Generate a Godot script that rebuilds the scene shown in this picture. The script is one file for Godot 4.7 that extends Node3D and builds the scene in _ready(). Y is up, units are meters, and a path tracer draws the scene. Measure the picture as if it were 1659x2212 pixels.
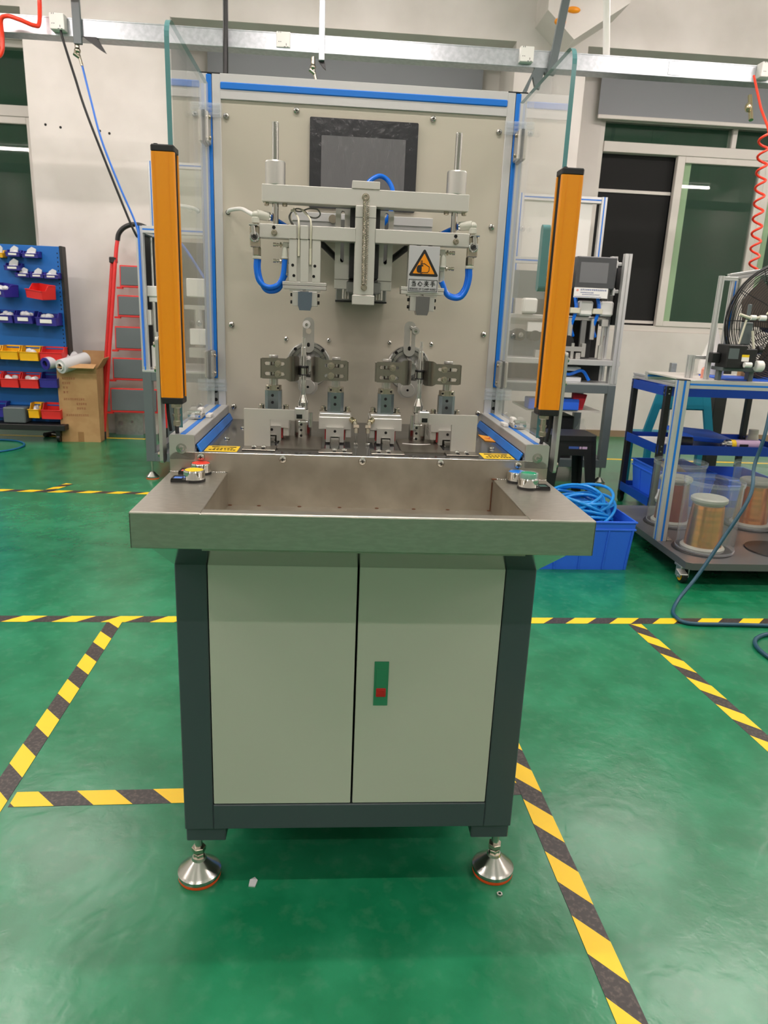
extends Node3D
# A coil winding machine in a factory hall at night, lit by rows of ceiling tubes. Metres, y up; the machine's front face is the plane z = 0.

class Geo:
	var v := PackedVector3Array()
	var n := PackedVector3Array()

	func tri(a: Vector3, b: Vector3, c: Vector3, na: Vector3, nb: Vector3, nc: Vector3) -> void:
		if (c - a).cross(b - a).dot(na + nb + nc) < 0.0:
			v.append_array([a, c, b])
			n.append_array([na, nc, nb])
		else:
			v.append_array([a, b, c])
			n.append_array([na, nb, nc])

	func quad(a: Vector3, b: Vector3, c: Vector3, d: Vector3, nn: Vector3) -> void:
		tri(a, b, c, nn, nn, nn)
		tri(a, c, d, nn, nn, nn)

	func quads(a: Vector3, b: Vector3, c: Vector3, d: Vector3, na: Vector3, nb: Vector3, nc: Vector3, nd: Vector3) -> void:
		tri(a, b, c, na, nb, nc)
		tri(a, c, d, na, nc, nd)

	# box by centre and size, edges chamfered by b, turned by B about its centre
	func box(c: Vector3, s: Vector3, b := 0.0, B := Basis.IDENTITY) -> Geo:
		var h := s * 0.5
		b = minf(b, minf(h.x, minf(h.y, h.z)) * 0.9)
		var p := func(ax: int, q: Vector3) -> Vector3:
			var r := Vector3.ZERO
			for i in 3:
				r[i] = q[i] * (h[i] if i == ax else h[i] - b)
			return c + B * r
		for ax in 3:
			var u := (ax + 1) % 3
			var w := (ax + 2) % 3
			for s1 in [-1.0, 1.0]:
				var k: Array = []
				for e in [[-1, -1], [1, -1], [1, 1], [-1, 1]]:
					var q := Vector3.ZERO
					q[ax] = s1
					q[u] = e[0]
					q[w] = e[1]
					k.append(p.call(ax, q))
				var nn := Vector3.ZERO
				nn[ax] = s1
				quad(k[0], k[1], k[2], k[3], B * nn)
				if b <= 0.0:
					continue
				for s2 in [-1.0, 1.0]:
					var q1 := Vector3.ZERO
					q1[ax] = s1
					q1[u] = s2
					q1[w] = -1
					var q2 := q1
					q2[w] = 1
					var ne := Vector3.ZERO
					ne[ax] = s1
					ne[u] = s2
					quad(p.call(ax, q1), p.call(ax, q2), p.call(u, q2), p.call(u, q1), B * ne.normalized())
		if b > 0.0:
			for i in 8:
				var q := Vector3(1 if i & 1 else -1, 1 if i & 2 else -1, 1 if i & 4 else -1)
				var nn := B * q.normalized()
				tri(p.call(0, q), p.call(1, q), p.call(2, q), nn, nn, nn)
		return self

	# box between two corners
	func bb(x0: float, x1: float, y0: float, y1: float, z0: float, z1: float, b := 0.0) -> Geo:
		return box(Vector3(x0 + x1, y0 + y1, z0 + z1) * 0.5, Vector3(absf(x1 - x0), absf(y1 - y0), absf(z1 - z0)), b)

	static func frame(d: Vector3) -> Basis:
		var y := d.normalized()
		var x := (Vector3.UP if absf(y.y) < 0.9 else Vector3.RIGHT).cross(y).normalized()
		return Basis(x, y, x.cross(y))

	# turned body: profile of (radius, height along d) from o; squash scales the two radial axes
	func lathe(o: Vector3, d: Vector3, prof: Array, k := 20, turn := 0.0) -> Geo:
		var F := frame(d)
		for i in prof.size() - 1:
			var a: Array = prof[i]
			var b: Array = prof[i + 1]
			var dr: float = b[0] - a[0]
			var dh: float = b[1] - a[1]
			if absf(dr) + absf(dh) < 1e-7:
				continue
			for j in k:
				var t0 := TAU * j / k + turn
				var t1 := TAU * (j + 1) / k + turn
				var e0 := Vector3(cos(t0), 0, sin(t0))
				var e1 := Vector3(cos(t1), 0, sin(t1))
				var m0 := (F * (e0 * dh - Vector3.UP * dr)).normalized()
				var m1 := (F * (e1 * dh - Vector3.UP * dr)).normalized()
				if k <= 8:
					m0 = (m0 + m1).normalized()
					m1 = m0
				var pa0: Vector3 = o + F * (e0 * a[0] + Vector3.UP * a[1])
				var pa1: Vector3 = o + F * (e1 * a[0] + Vector3.UP * a[1])
				var pb0: Vector3 = o + F * (e0 * b[0] + Vector3.UP * b[1])
				var pb1: Vector3 = o + F * (e1 * b[0] + Vector3.UP * b[1])
				if a[0] > 1e-7:
					tri(pa0, pa1, pb0, m0, m1, m0)
				if b[0] > 1e-7:
					tri(pa1, pb1, pb0, m1, m1, m0)
		return self

	func cyl(a: Vector3, b: Vector3, r: float, k := 18, r1 := -1.0, bev := 0.0) -> Geo:
		var L := a.distance_to(b)
		var q := r if r1 < 0.0 else r1
		if bev > 0.0:
			return lathe(a, b - a, [[0, 0], [r - bev, 0], [r, bev], [q, L - bev], [q - bev, L], [0, L]], k)
		return lathe(a, b - a, [[0, 0], [r, 0], [q, L], [0, L]], k)

	# hexagonal nut or head
	func hex(a: Vector3, b: Vector3, r: float, turn := 0.0) -> Geo:
		var L := a.distance_to(b)
		return lathe(a, b - a, [[0, 0], [r * 0.93, 0], [r, L * 0.12], [r, L * 0.88], [r * 0.93, L], [0, L]], 6, turn)

	func ring(o: Vector3, d: Vector3, r0: float, r1: float, h: float, k := 24) -> Geo:
		return lathe(o, d, [[r0, 0], [r1, 0], [r1, h], [r0, h], [r0, 0]], k)

	func tube(pts: Array, r: float, k := 8, closed := false) -> Geo:
		var m := pts.size()
		var prev: Array = []
		var first: Array = []
		var x := Vector3.ZERO
		for i in m:
			var d: Vector3
			if closed:
				d = (pts[(i + 1) % m] - pts[(i + m - 1) % m]).normalized()
			else:
				d = (pts[mini(i + 1, m - 1)] - pts[maxi(i - 1, 0)]).normalized()
			if i == 0:
				x = frame(d).x
			else:
				x = (x - d * x.dot(d)).normalized()
			var z := x.cross(d)
			var rg: Array = []
			for j in k:
				var t := TAU * j / k
				rg.append(x * cos(t) + z * sin(t))
			if i > 0:
				_band(pts[i - 1], prev, pts[i], rg, r, k)
			else:
				first = rg
			prev = rg
			if not closed and (i == 0 or i == m - 1):
				var nn := -d if i == 0 else d
				for j in k:
					tri(pts[i], pts[i] + rg[j] * r, pts[i] + rg[(j + 1) % k] * r, nn, nn, nn)
		if closed:
			var best := 0
			for j in k:
				if first[j].dot(prev[0]) > first[best].dot(prev[0]):
					best = j
			var fr: Array = []
			for j in k:
				fr.append(first[(j + best) % k])
			_band(pts[m - 1], prev, pts[0], fr, r, k)
		return self

	func _band(a: Vector3, ra: Array, b: Vector3, rb: Array, r: float, k: int) -> void:
		for j in k:
			var l := (j + 1) % k
			quads(a + ra[j] * r, a + ra[l] * r, b + rb[l] * r, b + rb[j] * r, ra[j], ra[l], rb[l], rb[j])

	# polygon in the xy plane of T (with holes), from z = 0 to depth
	func prism(poly: Array, depth: float, T := Transform3D.IDENTITY, holes := []) -> Geo:
		var pg := PackedVector2Array(poly)
		if Geometry2D.is_polygon_clockwise(pg):
			pg.reverse()
		var loops: Array = [pg]
		var key := PackedVector2Array(pg)
		for h in holes:
			var hp := PackedVector2Array(h)
			if not Geometry2D.is_polygon_clockwise(hp):
				hp.reverse()
			loops.append(hp)
			var bi := 0
			var bj := 0
			var bd := 1e9
			for i in key.size():
				for j in hp.size():
					var dd := key[i].distance_to(hp[j])
					if dd < bd:
						bd = dd
						bi = i
						bj = j
			var joined := key.slice(0, bi + 1)
			for j in hp.size() + 1:
				joined.append(hp[(bj + j) % hp.size()])
			joined.append_array(key.slice(bi))
			key = joined
		var id := Geometry2D.triangulate_polygon(key)
		var zn := (T.basis * Vector3(0, 0, 1)).normalized() * signf(depth)
		for i in range(0, id.size(), 3):
			var a := key[id[i]]
			var b := key[id[i + 1]]
			var c := key[id[i + 2]]
			tri(T * Vector3(a.x, a.y, depth), T * Vector3(b.x, b.y, depth), T * Vector3(c.x, c.y, depth), zn, zn, zn)
			tri(T * Vector3(a.x, a.y, 0), T * Vector3(b.x, b.y, 0), T * Vector3(c.x, c.y, 0), -zn, -zn, -zn)
		for lp in loops:
			var m: int = lp.size()
			for i in m:
				var a: Vector2 = lp[i]
				var b: Vector2 = lp[(i + 1) % m]
				if a.distance_to(b) < 1e-7:
					continue
				var e := (b - a).normalized()
				var nn := (T.basis * Vector3(e.y, -e.x, 0)).normalized()
				quad(T * Vector3(a.x, a.y, 0), T * Vector3(b.x, b.y, 0), T * Vector3(b.x, b.y, depth), T * Vector3(a.x, a.y, depth), nn)
		return self

	func ball(c: Vector3, r: Vector3, k := 14) -> Geo:
		for i in k / 2:
			for j in k:
				var f := func(a: float, b: float) -> Vector3:
					return Vector3(sin(a) * cos(b), cos(a), sin(a) * sin(b))
				var a0 := PI * i / (k / 2)
				var a1 := PI * (i + 1) / (k / 2)
				var b0 := TAU * j / k
				var b1 := TAU * (j + 1) / k
				var q: Array = [f.call(a0, b0), f.call(a0, b1), f.call(a1, b1), f.call(a1, b0)]
				var w: Array = []
				for e in q:
					w.append((e / r).normalized())
				if i > 0:
					tri(c + q[0] * r, c + q[1] * r, c + q[2] * r, w[0], w[1], w[2])
				if i < k / 2 - 1:
					tri(c + q[0] * r, c + q[2] * r, c + q[3] * r, w[0], w[2], w[3])
		return self

	# rotate, move and add another geometry
	func add(o: Geo, T: Transform3D) -> Geo:
		var flip := T.basis.determinant() < 0.0
		var nb := T.basis.inverse().transposed()
		for i in range(0, o.v.size(), 3):
			for j in ([0, 2, 1] if flip else [0, 1, 2]):
				v.append(T * o.v[i + j])
				n.append((nb * o.n[i + j]).normalized())
		return self

	func mesh() -> ArrayMesh:
		var a := []
		a.resize(Mesh.ARRAY_MAX)
		a[Mesh.ARRAY_VERTEX] = v
		a[Mesh.ARRAY_NORMAL] = n
		var m := ArrayMesh.new()
		m.add_surface_from_arrays(Mesh.PRIMITIVE_TRIANGLES, a)
		return m


func V(x: float, y: float, z: float) -> Vector3:
	return Vector3(x, y, z)

func spline(c: Array, per := 8, closed := false) -> Array:
	var out := []
	var m := c.size()
	var last := m if closed else m - 1
	for i in last:
		var p0: Vector3 = c[(i + m - 1) % m] if closed or i > 0 else c[0] * 2.0 - c[1]
		var p1: Vector3 = c[i]
		var p2: Vector3 = c[(i + 1) % m]
		var p3: Vector3 = c[(i + 2) % m] if closed or i + 2 < m else c[m - 1] * 2.0 - c[m - 2]
		for j in per:
			out.append(p1.cubic_interpolate(p2, p0, p3, float(j) / per))
	if not closed:
		out.append(c[m - 1])
	return out

func rrect(x0: float, x1: float, y0: float, y1: float, r: float, k := 5) -> Array:
	var out := []
	for e in [[x1 - r, y1 - r, 0.0], [x0 + r, y1 - r, PI / 2], [x0 + r, y0 + r, PI], [x1 - r, y0 + r, PI * 1.5]]:
		for i in k + 1:
			var t: float = e[2] + PI / 2 * i / k
			out.append(Vector2(e[0] + cos(t) * r, e[1] + sin(t) * r))
	return out

func circle2(x: float, y: float, r: float, k := 20) -> Array:
	var out := []
	for i in k:
		out.append(Vector2(x + cos(TAU * i / k) * r, y + sin(TAU * i / k) * r))
	return out

func xf(at := Vector3.ZERO, rot := Vector3.ZERO) -> Transform3D:
	return Transform3D(Basis.from_euler(rot), at)

var used := {}

func numbered(called: String) -> String:
	var k: int = used.get(called, 0)
	used[called] = k + 1
	return called if k == 0 else "%s_%03d" % [called, k]

func tag(o: Node3D, label: String, category: String, group := "") -> Node3D:
	o.set_meta("label", label)
	o.set_meta("category", category)
	if group:
		o.set_meta("group", group)
	return o

# one mesh under a thing or a part
func part(called: String, g: Geo, m: Material, parent: Node3D, label := "") -> MeshInstance3D:
	var o := MeshInstance3D.new()
	o.name = called
	o.mesh = g.mesh()
	o.material_override = m
	parent.add_child(o, true)
	if label:
		o.set_meta("label", label)
	return o

# the same mesh again, placed by a transform
func again(called: String, me: Mesh, m: Material, parent: Node3D, t: Transform3D) -> MeshInstance3D:
	var o := MeshInstance3D.new()
	o.name = called
	o.mesh = me
	o.material_override = m
	o.transform = t
	parent.add_child(o, true)
	return o

func thing(called: String, label: String, category: String, at := Vector3.ZERO, turn := 0.0, group := "") -> Node3D:
	var o := Node3D.new()
	o.name = numbered(called)
	o.position = at
	o.rotation.y = turn
	add_child(o)
	tag(o, label, category, group)
	return o

func single(called: String, g: Geo, m: Material, label: String, category: String, group := "") -> MeshInstance3D:
	var o := part(numbered(called), g, m, self)
	tag(o, label, category, group)
	return o

func struct(called: String, g: Geo, m: Material) -> MeshInstance3D:
	var o := part(called, g, m, self)
	o.set_meta("kind", "structure")
	return o

func mat(c: Color, rough := 0.5, metal := 0.0, coat := 0.0) -> StandardMaterial3D:
	var m := StandardMaterial3D.new()
	m.albedo_color = c
	m.roughness = rough
	m.metallic = metal
	if coat > 0.0:
		m.clearcoat_enabled = true
		m.clearcoat = coat
		m.clearcoat_roughness = 0.08
	return m

func rgb(r: int, g: int, b: int) -> Color:
	return Color8(r, g, b)

func clear(c: Color, alpha: float, rough := 0.02) -> StandardMaterial3D:
	var m := mat(Color(c.r, c.g, c.b, alpha), rough)
	m.transparency = BaseMaterial3D.TRANSPARENCY_ALPHA
	return m

func noise_tex(freq: float, octaves: int, seed_: int, size := 512, lo := Color.BLACK, hi := Color.WHITE, p0 := 0.0, p1 := 1.0, warp := 0.0) -> NoiseTexture2D:
	var f := FastNoiseLite.new()
	f.noise_type = FastNoiseLite.TYPE_SIMPLEX
	f.seed = seed_
	f.frequency = freq
	f.fractal_octaves = octaves
	if warp > 0.0:
		f.domain_warp_enabled = true
		f.domain_warp_amplitude = warp
		f.domain_warp_frequency = freq
	var t := NoiseTexture2D.new()
	t.width = size
	t.height = size
	t.seamless = true
	t.noise = f
	var g := Gradient.new()
	g.offsets = PackedFloat32Array([p0, p1])
	g.colors = PackedColorArray([lo, hi])
	t.color_ramp = g
	return t

# fine relief laid on in the object's own axes (or the world's), scale in repeats per metre
func relief(m: StandardMaterial3D, t: Texture2D, height_cm: float, scale: Vector3, world := false) -> StandardMaterial3D:
	m.heightmap_enabled = true
	m.heightmap_texture = t
	m.heightmap_scale = height_cm
	m.uv1_triplanar = true
	m.uv1_world_triplanar = world
	m.uv1_scale = scale
	return m

func skin(m: StandardMaterial3D, t: Texture2D, scale: Vector3, world := false) -> StandardMaterial3D:
	m.albedo_texture = t
	m.uv1_triplanar = true
	m.uv1_world_triplanar = world
	m.uv1_scale = scale
	return m

# square extrusion profile along z of T from 0 to len: w by h, with grooves on the sides listed (0 +x, 1 +y, 2 -x, 3 -y)
func extrusion(w: float, h: float, ln: float, T: Transform3D, sides := [0, 1, 2, 3], gw := 0.010, gd := 0.006) -> Geo:
	var p := []
	for s in 4:
		var c := Vector2(w, -h) * 0.5
		var e := Vector2(w, h) * 0.5
		if s == 1:
			c = Vector2(w, h) * 0.5
			e = Vector2(-w, h) * 0.5
		elif s == 2:
			c = Vector2(-w, h) * 0.5
			e = Vector2(-w, -h) * 0.5
		elif s == 3:
			c = Vector2(-w, -h) * 0.5
			e = Vector2(w, -h) * 0.5
		var d := (e - c).normalized()
		var inn := Vector2(-d.y, d.x)
		p.append(c + d * 0.001)
		if s in sides:
			var mid := (c + e) * 0.5
			p.append_array([mid - d * gw * 0.5, mid - d * gw * 0.5 + inn * gd, mid + d * gw * 0.5 + inn * gd, mid + d * gw * 0.5])
		p.append(e - d * 0.001)
	return Geo.new().prism(p, ln, T)

# socket-head cap screw: head from a outward along d
func cap_screw(g: Geo, a: Vector3, d: Vector3, r: float, h: float) -> void:
	g.lathe(a, d, [[0, 0], [r, 0], [r, h * 0.85], [r * 0.86, h], [r * 0.52, h], [r * 0.5, h * 0.45], [0, h * 0.45]], 14)

# domed cross-head screw
func pan_screw(g: Geo, a: Vector3, d: Vector3, r: float) -> void:
	g.lathe(a, d, [[0, 0], [r, 0], [r, r * 0.22], [r * 0.86, r * 0.5], [r * 0.55, r * 0.72], [0, r * 0.8]], 18)

func cross_slot(g: Geo, a: Vector3, d: Vector3, r: float) -> void:
	var F := Geo.frame(d)
	g.box(a + d.normalized() * r * 0.74, Vector3(r * 0.85, r * 0.2, r * 0.18), 0.0, F)
	g.box(a + d.normalized() * r * 0.74, Vector3(r * 0.18, r * 0.2, r * 0.85), 0.0, F)

var M := {}

func _ready() -> void:
	# camera: a phone held upright, a little tilted
	var cam := Camera3D.new()
	cam.name = "camera"
	add_child(cam)
	cam.position = Vector3(-0.0542, 1.2259, 1.3033)
	cam.rotation_order = EULER_ORDER_YXZ
	cam.rotation = Vector3(deg_to_rad(-15.5514), deg_to_rad(-4.3145), deg_to_rad(2.3803))
	cam.fov = rad_to_deg(2.0 * atan(1106.0 / 1549.3512))
	cam.near = 0.05
	cam.far = 60.0
	cam.current = true
	var ca := CameraAttributesPhysical.new()
	ca.frustum_focal_length = 12.0 / (1106.0 / 1549.3512)
	ca.frustum_focus_distance = 1.5
	ca.frustum_near = 0.05
	ca.frustum_far = 60.0
	ca.exposure_aperture = 8.5
	cam.attributes = ca
	# night outside
	var env := Environment.new()
	env.background_mode = Environment.BG_COLOR
	env.background_color = Color(0.012, 0.016, 0.018)
	env.tonemap_mode = Environment.TONE_MAPPER_LINEAR
	env.tonemap_exposure = 1.12
	env.sdfgi_enabled = true
	env.ssao_enabled = true
	env.ssil_enabled = true
	var we := WorldEnvironment.new()
	we.name = "world_environment"
	we.environment = env
	add_child(we)
	# ceiling tubes: rows along x
	var rows := [[-4.4, 3.72, 0.75], [-2.4, 3.3, 0.95], [0.55, 3.6, 1.2], [3.0, 3.3, 0.5], [6.0, 3.5, 0.5]]
	var lamp_light := 2.3
	materials()
	for i in rows.size():
		for k in 5:
			tube_lamp(Vector3([-4.9, -2.45, 0.0, 2.7, 5.1][k], rows[i][1], rows[i][0]), lamp_light * rows[i][2], i, k)
	room()
	floor_tapes()
	machine()
	trunking()
	back_machines()
	left_corner()
	right_corner()


func tube_lamp(at: Vector3, energy: float, row: int, k: int) -> void:
	var place: String = ["behind the metal trunking", "between machine and trunking", "above the machine", "behind the camera", "at the rear of the hall"][row]
	var t := thing("ceiling_lamp", ["leftmost", "second", "middle", "fourth", "rightmost"][k] + " ceiling tube lamp of the row " + place, "lamp", at, 0.0, "tube lamps in the row " + place)
	part("lamp_housing", Geo.new().bb(-0.62, 0.62, 0.05, 0.08, -0.018, 0.018, 0.005).bb(-0.62, -0.6, -0.015, 0.05, -0.015, 0.015, 0.004).bb(0.6, 0.62, -0.015, 0.05, -0.015, 0.015, 0.004), M.white_plastic, t)
	part("hanging_rod", Geo.new().cyl(V(-0.4, 0.08, 0), V(-0.4, 4.6 - at.y, 0), 0.004, 6).cyl(V(0.4, 0.08, 0), V(0.4, 4.6 - at.y, 0), 0.004, 6), M.steel, t)
	part("lamp_tube", Geo.new().cyl(V(-0.6, 0, 0), V(0.6, 0, 0), 0.014, 10), M.glow if row < 3 else M.glow_dim, t)
	var l := AreaLight3D.new()
	l.name = "lamp_light"
	l.area_size = Vector2(1.2, 0.05)
	l.light_energy = energy
	l.light_color = Color(1.0, 0.945, 0.93)
	l.area_range = 25.0
	l.shadow_enabled = true
	l.position = V(0, -0.02, 0)
	l.rotation.x = -PI / 2
	t.add_child(l)


func materials() -> void:
	M.glow = mat(Color(1, 1, 1), 0.4)
	M.glow.emission_enabled = true
	M.glow.emission = Color(1.0, 0.95, 0.935)
	M.glow.emission_energy_multiplier = 60.0
	M.glow_dim = M.glow.duplicate()
	M.glow_dim.emission_energy_multiplier = 26.0
	# room
	M.wall = skin(mat(Color(1, 1, 1), 0.75), noise_tex(0.006, 4, 3, 512, rgb(208, 202, 196), rgb(218, 212, 207), 0.25, 0.75), Vector3.ONE * 0.35, true)
	M.ceiling = mat(rgb(232, 230, 226), 0.9)
	M.floor = skin(mat(Color(1, 1, 1), 0.25), noise_tex(0.008, 5, 11, 1024, rgb(20, 110, 71), rgb(34, 126, 86), 0.2, 0.8, 30.0), Vector3.ONE * 0.3, true)
	relief(M.floor, noise_tex(0.03, 3, 21, 1024, Color.BLACK, Color.WHITE, 0.2, 0.8, 20.0), 0.03, Vector3.ONE * 0.5, true)
	M.floor.uv1_scale = Vector3.ONE * 0.45
	M.floor.detail_enabled = true
	M.floor.detail_blend_mode = BaseMaterial3D.BLEND_MODE_MIX
	M.floor.detail_albedo = noise_tex(0.03, 5, 31, 1024, Color(0.5, 0.66, 0.56, 0.0), Color(0.5, 0.66, 0.56, 0.1), 0.55, 1.0, 12.0)
	M.floor.detail_uv_layer = BaseMaterial3D.DETAIL_UV_1
	M.white_frame = mat(rgb(212, 206, 199), 0.4)
	M.pane = clear(rgb(62, 104, 80), 0.38)
	M.frosted = mat(rgb(188, 192, 180), 0.3)
	M.screen_mesh = mat(rgb(12, 12, 12), 0.8)
	M.blind = mat(rgb(140, 142, 146), 0.85)
	M.dirt = mat(rgb(140, 118, 92), 0.8)
	M.tape_black = skin(mat(Color(1, 1, 1), 0.42), noise_tex(0.03, 4, 5, 512, rgb(44, 38, 36), rgb(92, 82, 74), 0.45, 0.95), Vector3.ONE * 4.0, true)
	M.tape_yellow = mat(rgb(243, 199, 22), 0.42)
	# metals
	M.alu = mat(rgb(202, 200, 195), 0.38, 0.8)
	M.alu_plate = mat(rgb(206, 204, 197), 0.45, 0.6)
	M.alu_dark = mat(rgb(140, 141, 138), 0.42, 0.75)
	M.profile = mat(rgb(205, 205, 204), 0.4, 0.55)
	M.steel = mat(rgb(190, 188, 182), 0.24, 1.0)
	M.chrome = mat(rgb(214, 214, 212), 0.08, 1.0)
	M.stainless = skin(mat(Color(1, 1, 1), 0.36, 0.95), noise_tex(0.02, 4, 13, 512, rgb(182, 178, 168), rgb(190, 186, 176), 0.3, 0.7), Vector3(3, 12, 12))
	M.basin = skin(mat(Color(1, 1, 1), 0.42, 0.95), noise_tex(0.01, 4, 13, 512, rgb(172, 165, 152), rgb(186, 180, 167), 0.2, 0.8), Vector3(2, 2, 2))
	M.mirror_steel = mat(rgb(166, 170, 162), 0.15, 1.0)
	M.rust = mat(rgb(92, 58, 34), 0.9)
	M.table = skin(mat(Color(1, 1, 1), 0.12, 0.75), noise_tex(0.02, 3, 17, 512, rgb(96, 97, 99), rgb(110, 111, 113)), Vector3.ONE * 3)
	M.trolley_grey = mat(rgb(100, 102, 104), 0.4, 0.4)
	M.hub = mat(rgb(206, 206, 204), 0.2, 0.9)
	M.post = mat(rgb(138, 150, 154), 0.25, 0.95)
	M.smoked = mat(rgb(146, 140, 130), 0.34, 0.95)
	M.galv = skin(mat(Color(1, 1, 1), 0.38, 0.75), noise_tex(0.02, 3, 19, 512, rgb(170, 174, 178), rgb(184, 188, 192), 0.2, 0.8), Vector3.ONE * 2.0)
	M.brass = mat(rgb(196, 184, 150), 0.25, 1.0)
	M.nickel = mat(rgb(186, 178, 162), 0.26, 1.0)
	M.copper = mat(rgb(238, 158, 96), 0.25, 1.0)
	M.flange = mat(rgb(158, 160, 152), 0.45)
	M.copper_dull = mat(rgb(150, 92, 84), 0.35, 0.8)
	# paint and plastic
	M.beige = mat(rgb(192, 186, 170), 0.36)
	M.door = mat(rgb(196, 197, 182), 0.36)
	M.frame_paint = mat(rgb(70, 80, 84), 0.32)
	M.frame_grey = mat(rgb(92, 101, 103), 0.42)
	M.dark_grey = mat(rgb(66, 68, 70), 0.4)
	M.black = mat(rgb(26, 26, 27), 0.45)
	M.black_gloss = mat(rgb(20, 20, 21), 0.2)
	M.hole = mat(rgb(12, 12, 12), 0.9)
	M.white_plastic = mat(rgb(232, 230, 225), 0.4)
	M.grey_plastic = mat(rgb(196, 196, 184), 0.45)
	M.blue_strip = mat(rgb(6, 116, 214), 0.35)
	M.blue_tube = mat(rgb(0, 108, 224), 0.2)
	M.blue_clear = mat(rgb(26, 142, 226), 0.15)
	M.orange = mat(rgb(240, 148, 8), 0.35)
	M.orange_deep = mat(rgb(232, 84, 26), 0.5)
	M.red = mat(rgb(226, 62, 44), 0.35)
	M.red_coil = mat(rgb(246, 62, 36), 0.25)
	M.yellow = mat(rgb(242, 202, 20), 0.45)
	M.green_film = mat(rgb(54, 134, 96), 0.3)
	M.green_button = mat(rgb(10, 150, 104), 0.2)
	M.seal = mat(rgb(150, 30, 34), 0.4)
	M.white = mat(rgb(236, 234, 230), 0.6)
	M.ink = mat(rgb(22, 22, 24), 0.55)
	M.ink_blue = mat(rgb(60, 88, 160), 0.6)
	M.glass = clear(rgb(190, 220, 214), 0.03)
	M.glass_edge = mat(rgb(98, 148, 150), 0.12)
	M.acrylic = clear(rgb(225, 235, 245), 0.12)
	M.screen = relief(mat(rgb(108, 108, 110), 0.16), noise_tex(0.01, 3, 33, 512, Color.BLACK, Color.WHITE, 0.2, 0.8, 40.0), 0.035, Vector3(9, 2.5, 9))
	M.screen_plain = mat(rgb(112, 113, 115), 0.25)
	M.bezel = relief(mat(rgb(54, 55, 58), 0.16), noise_tex(0.012, 3, 35, 512, Color.BLACK, Color.WHITE, 0.3, 0.8, 30.0), 0.018, Vector3(5, 4, 5))
	M.navy = mat(rgb(44, 40, 142), 0.4)
	M.bin_red = mat(rgb(222, 42, 40), 0.38)
	M.bin_yellow = mat(rgb(246, 186, 14), 0.38)
	M.board_blue = mat(rgb(6, 98, 178), 0.5)
	M.crate_blue = mat(rgb(44, 104, 226), 0.45)
	M.rack_blue = mat(rgb(8, 62, 160), 0.4)
	M.card = skin(mat(Color(1, 1, 1), 0.85), noise_tex(0.01, 3, 37, 256, rgb(184, 143, 97), rgb(192, 152, 105), 0.3, 0.7), Vector3.ONE * 2)
	M.card_ink = mat(rgb(166, 104, 74), 0.85)
	M.film = clear(rgb(226, 230, 232), 0.08, 0.04)
	M.bag = mat(rgb(206, 208, 210), 0.4)
	M.hose_teal = mat(rgb(22, 72, 92), 0.4)
	M.cable_grey = mat(rgb(118, 118, 114), 0.5)
	M.ivory = mat(rgb(214, 210, 190), 0.5)
	M.brown = mat(rgb(112, 66, 36), 0.6)
	M.teal = mat(rgb(14, 122, 146), 0.45)
	M.lilac = mat(rgb(196, 166, 198), 0.4)


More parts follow.
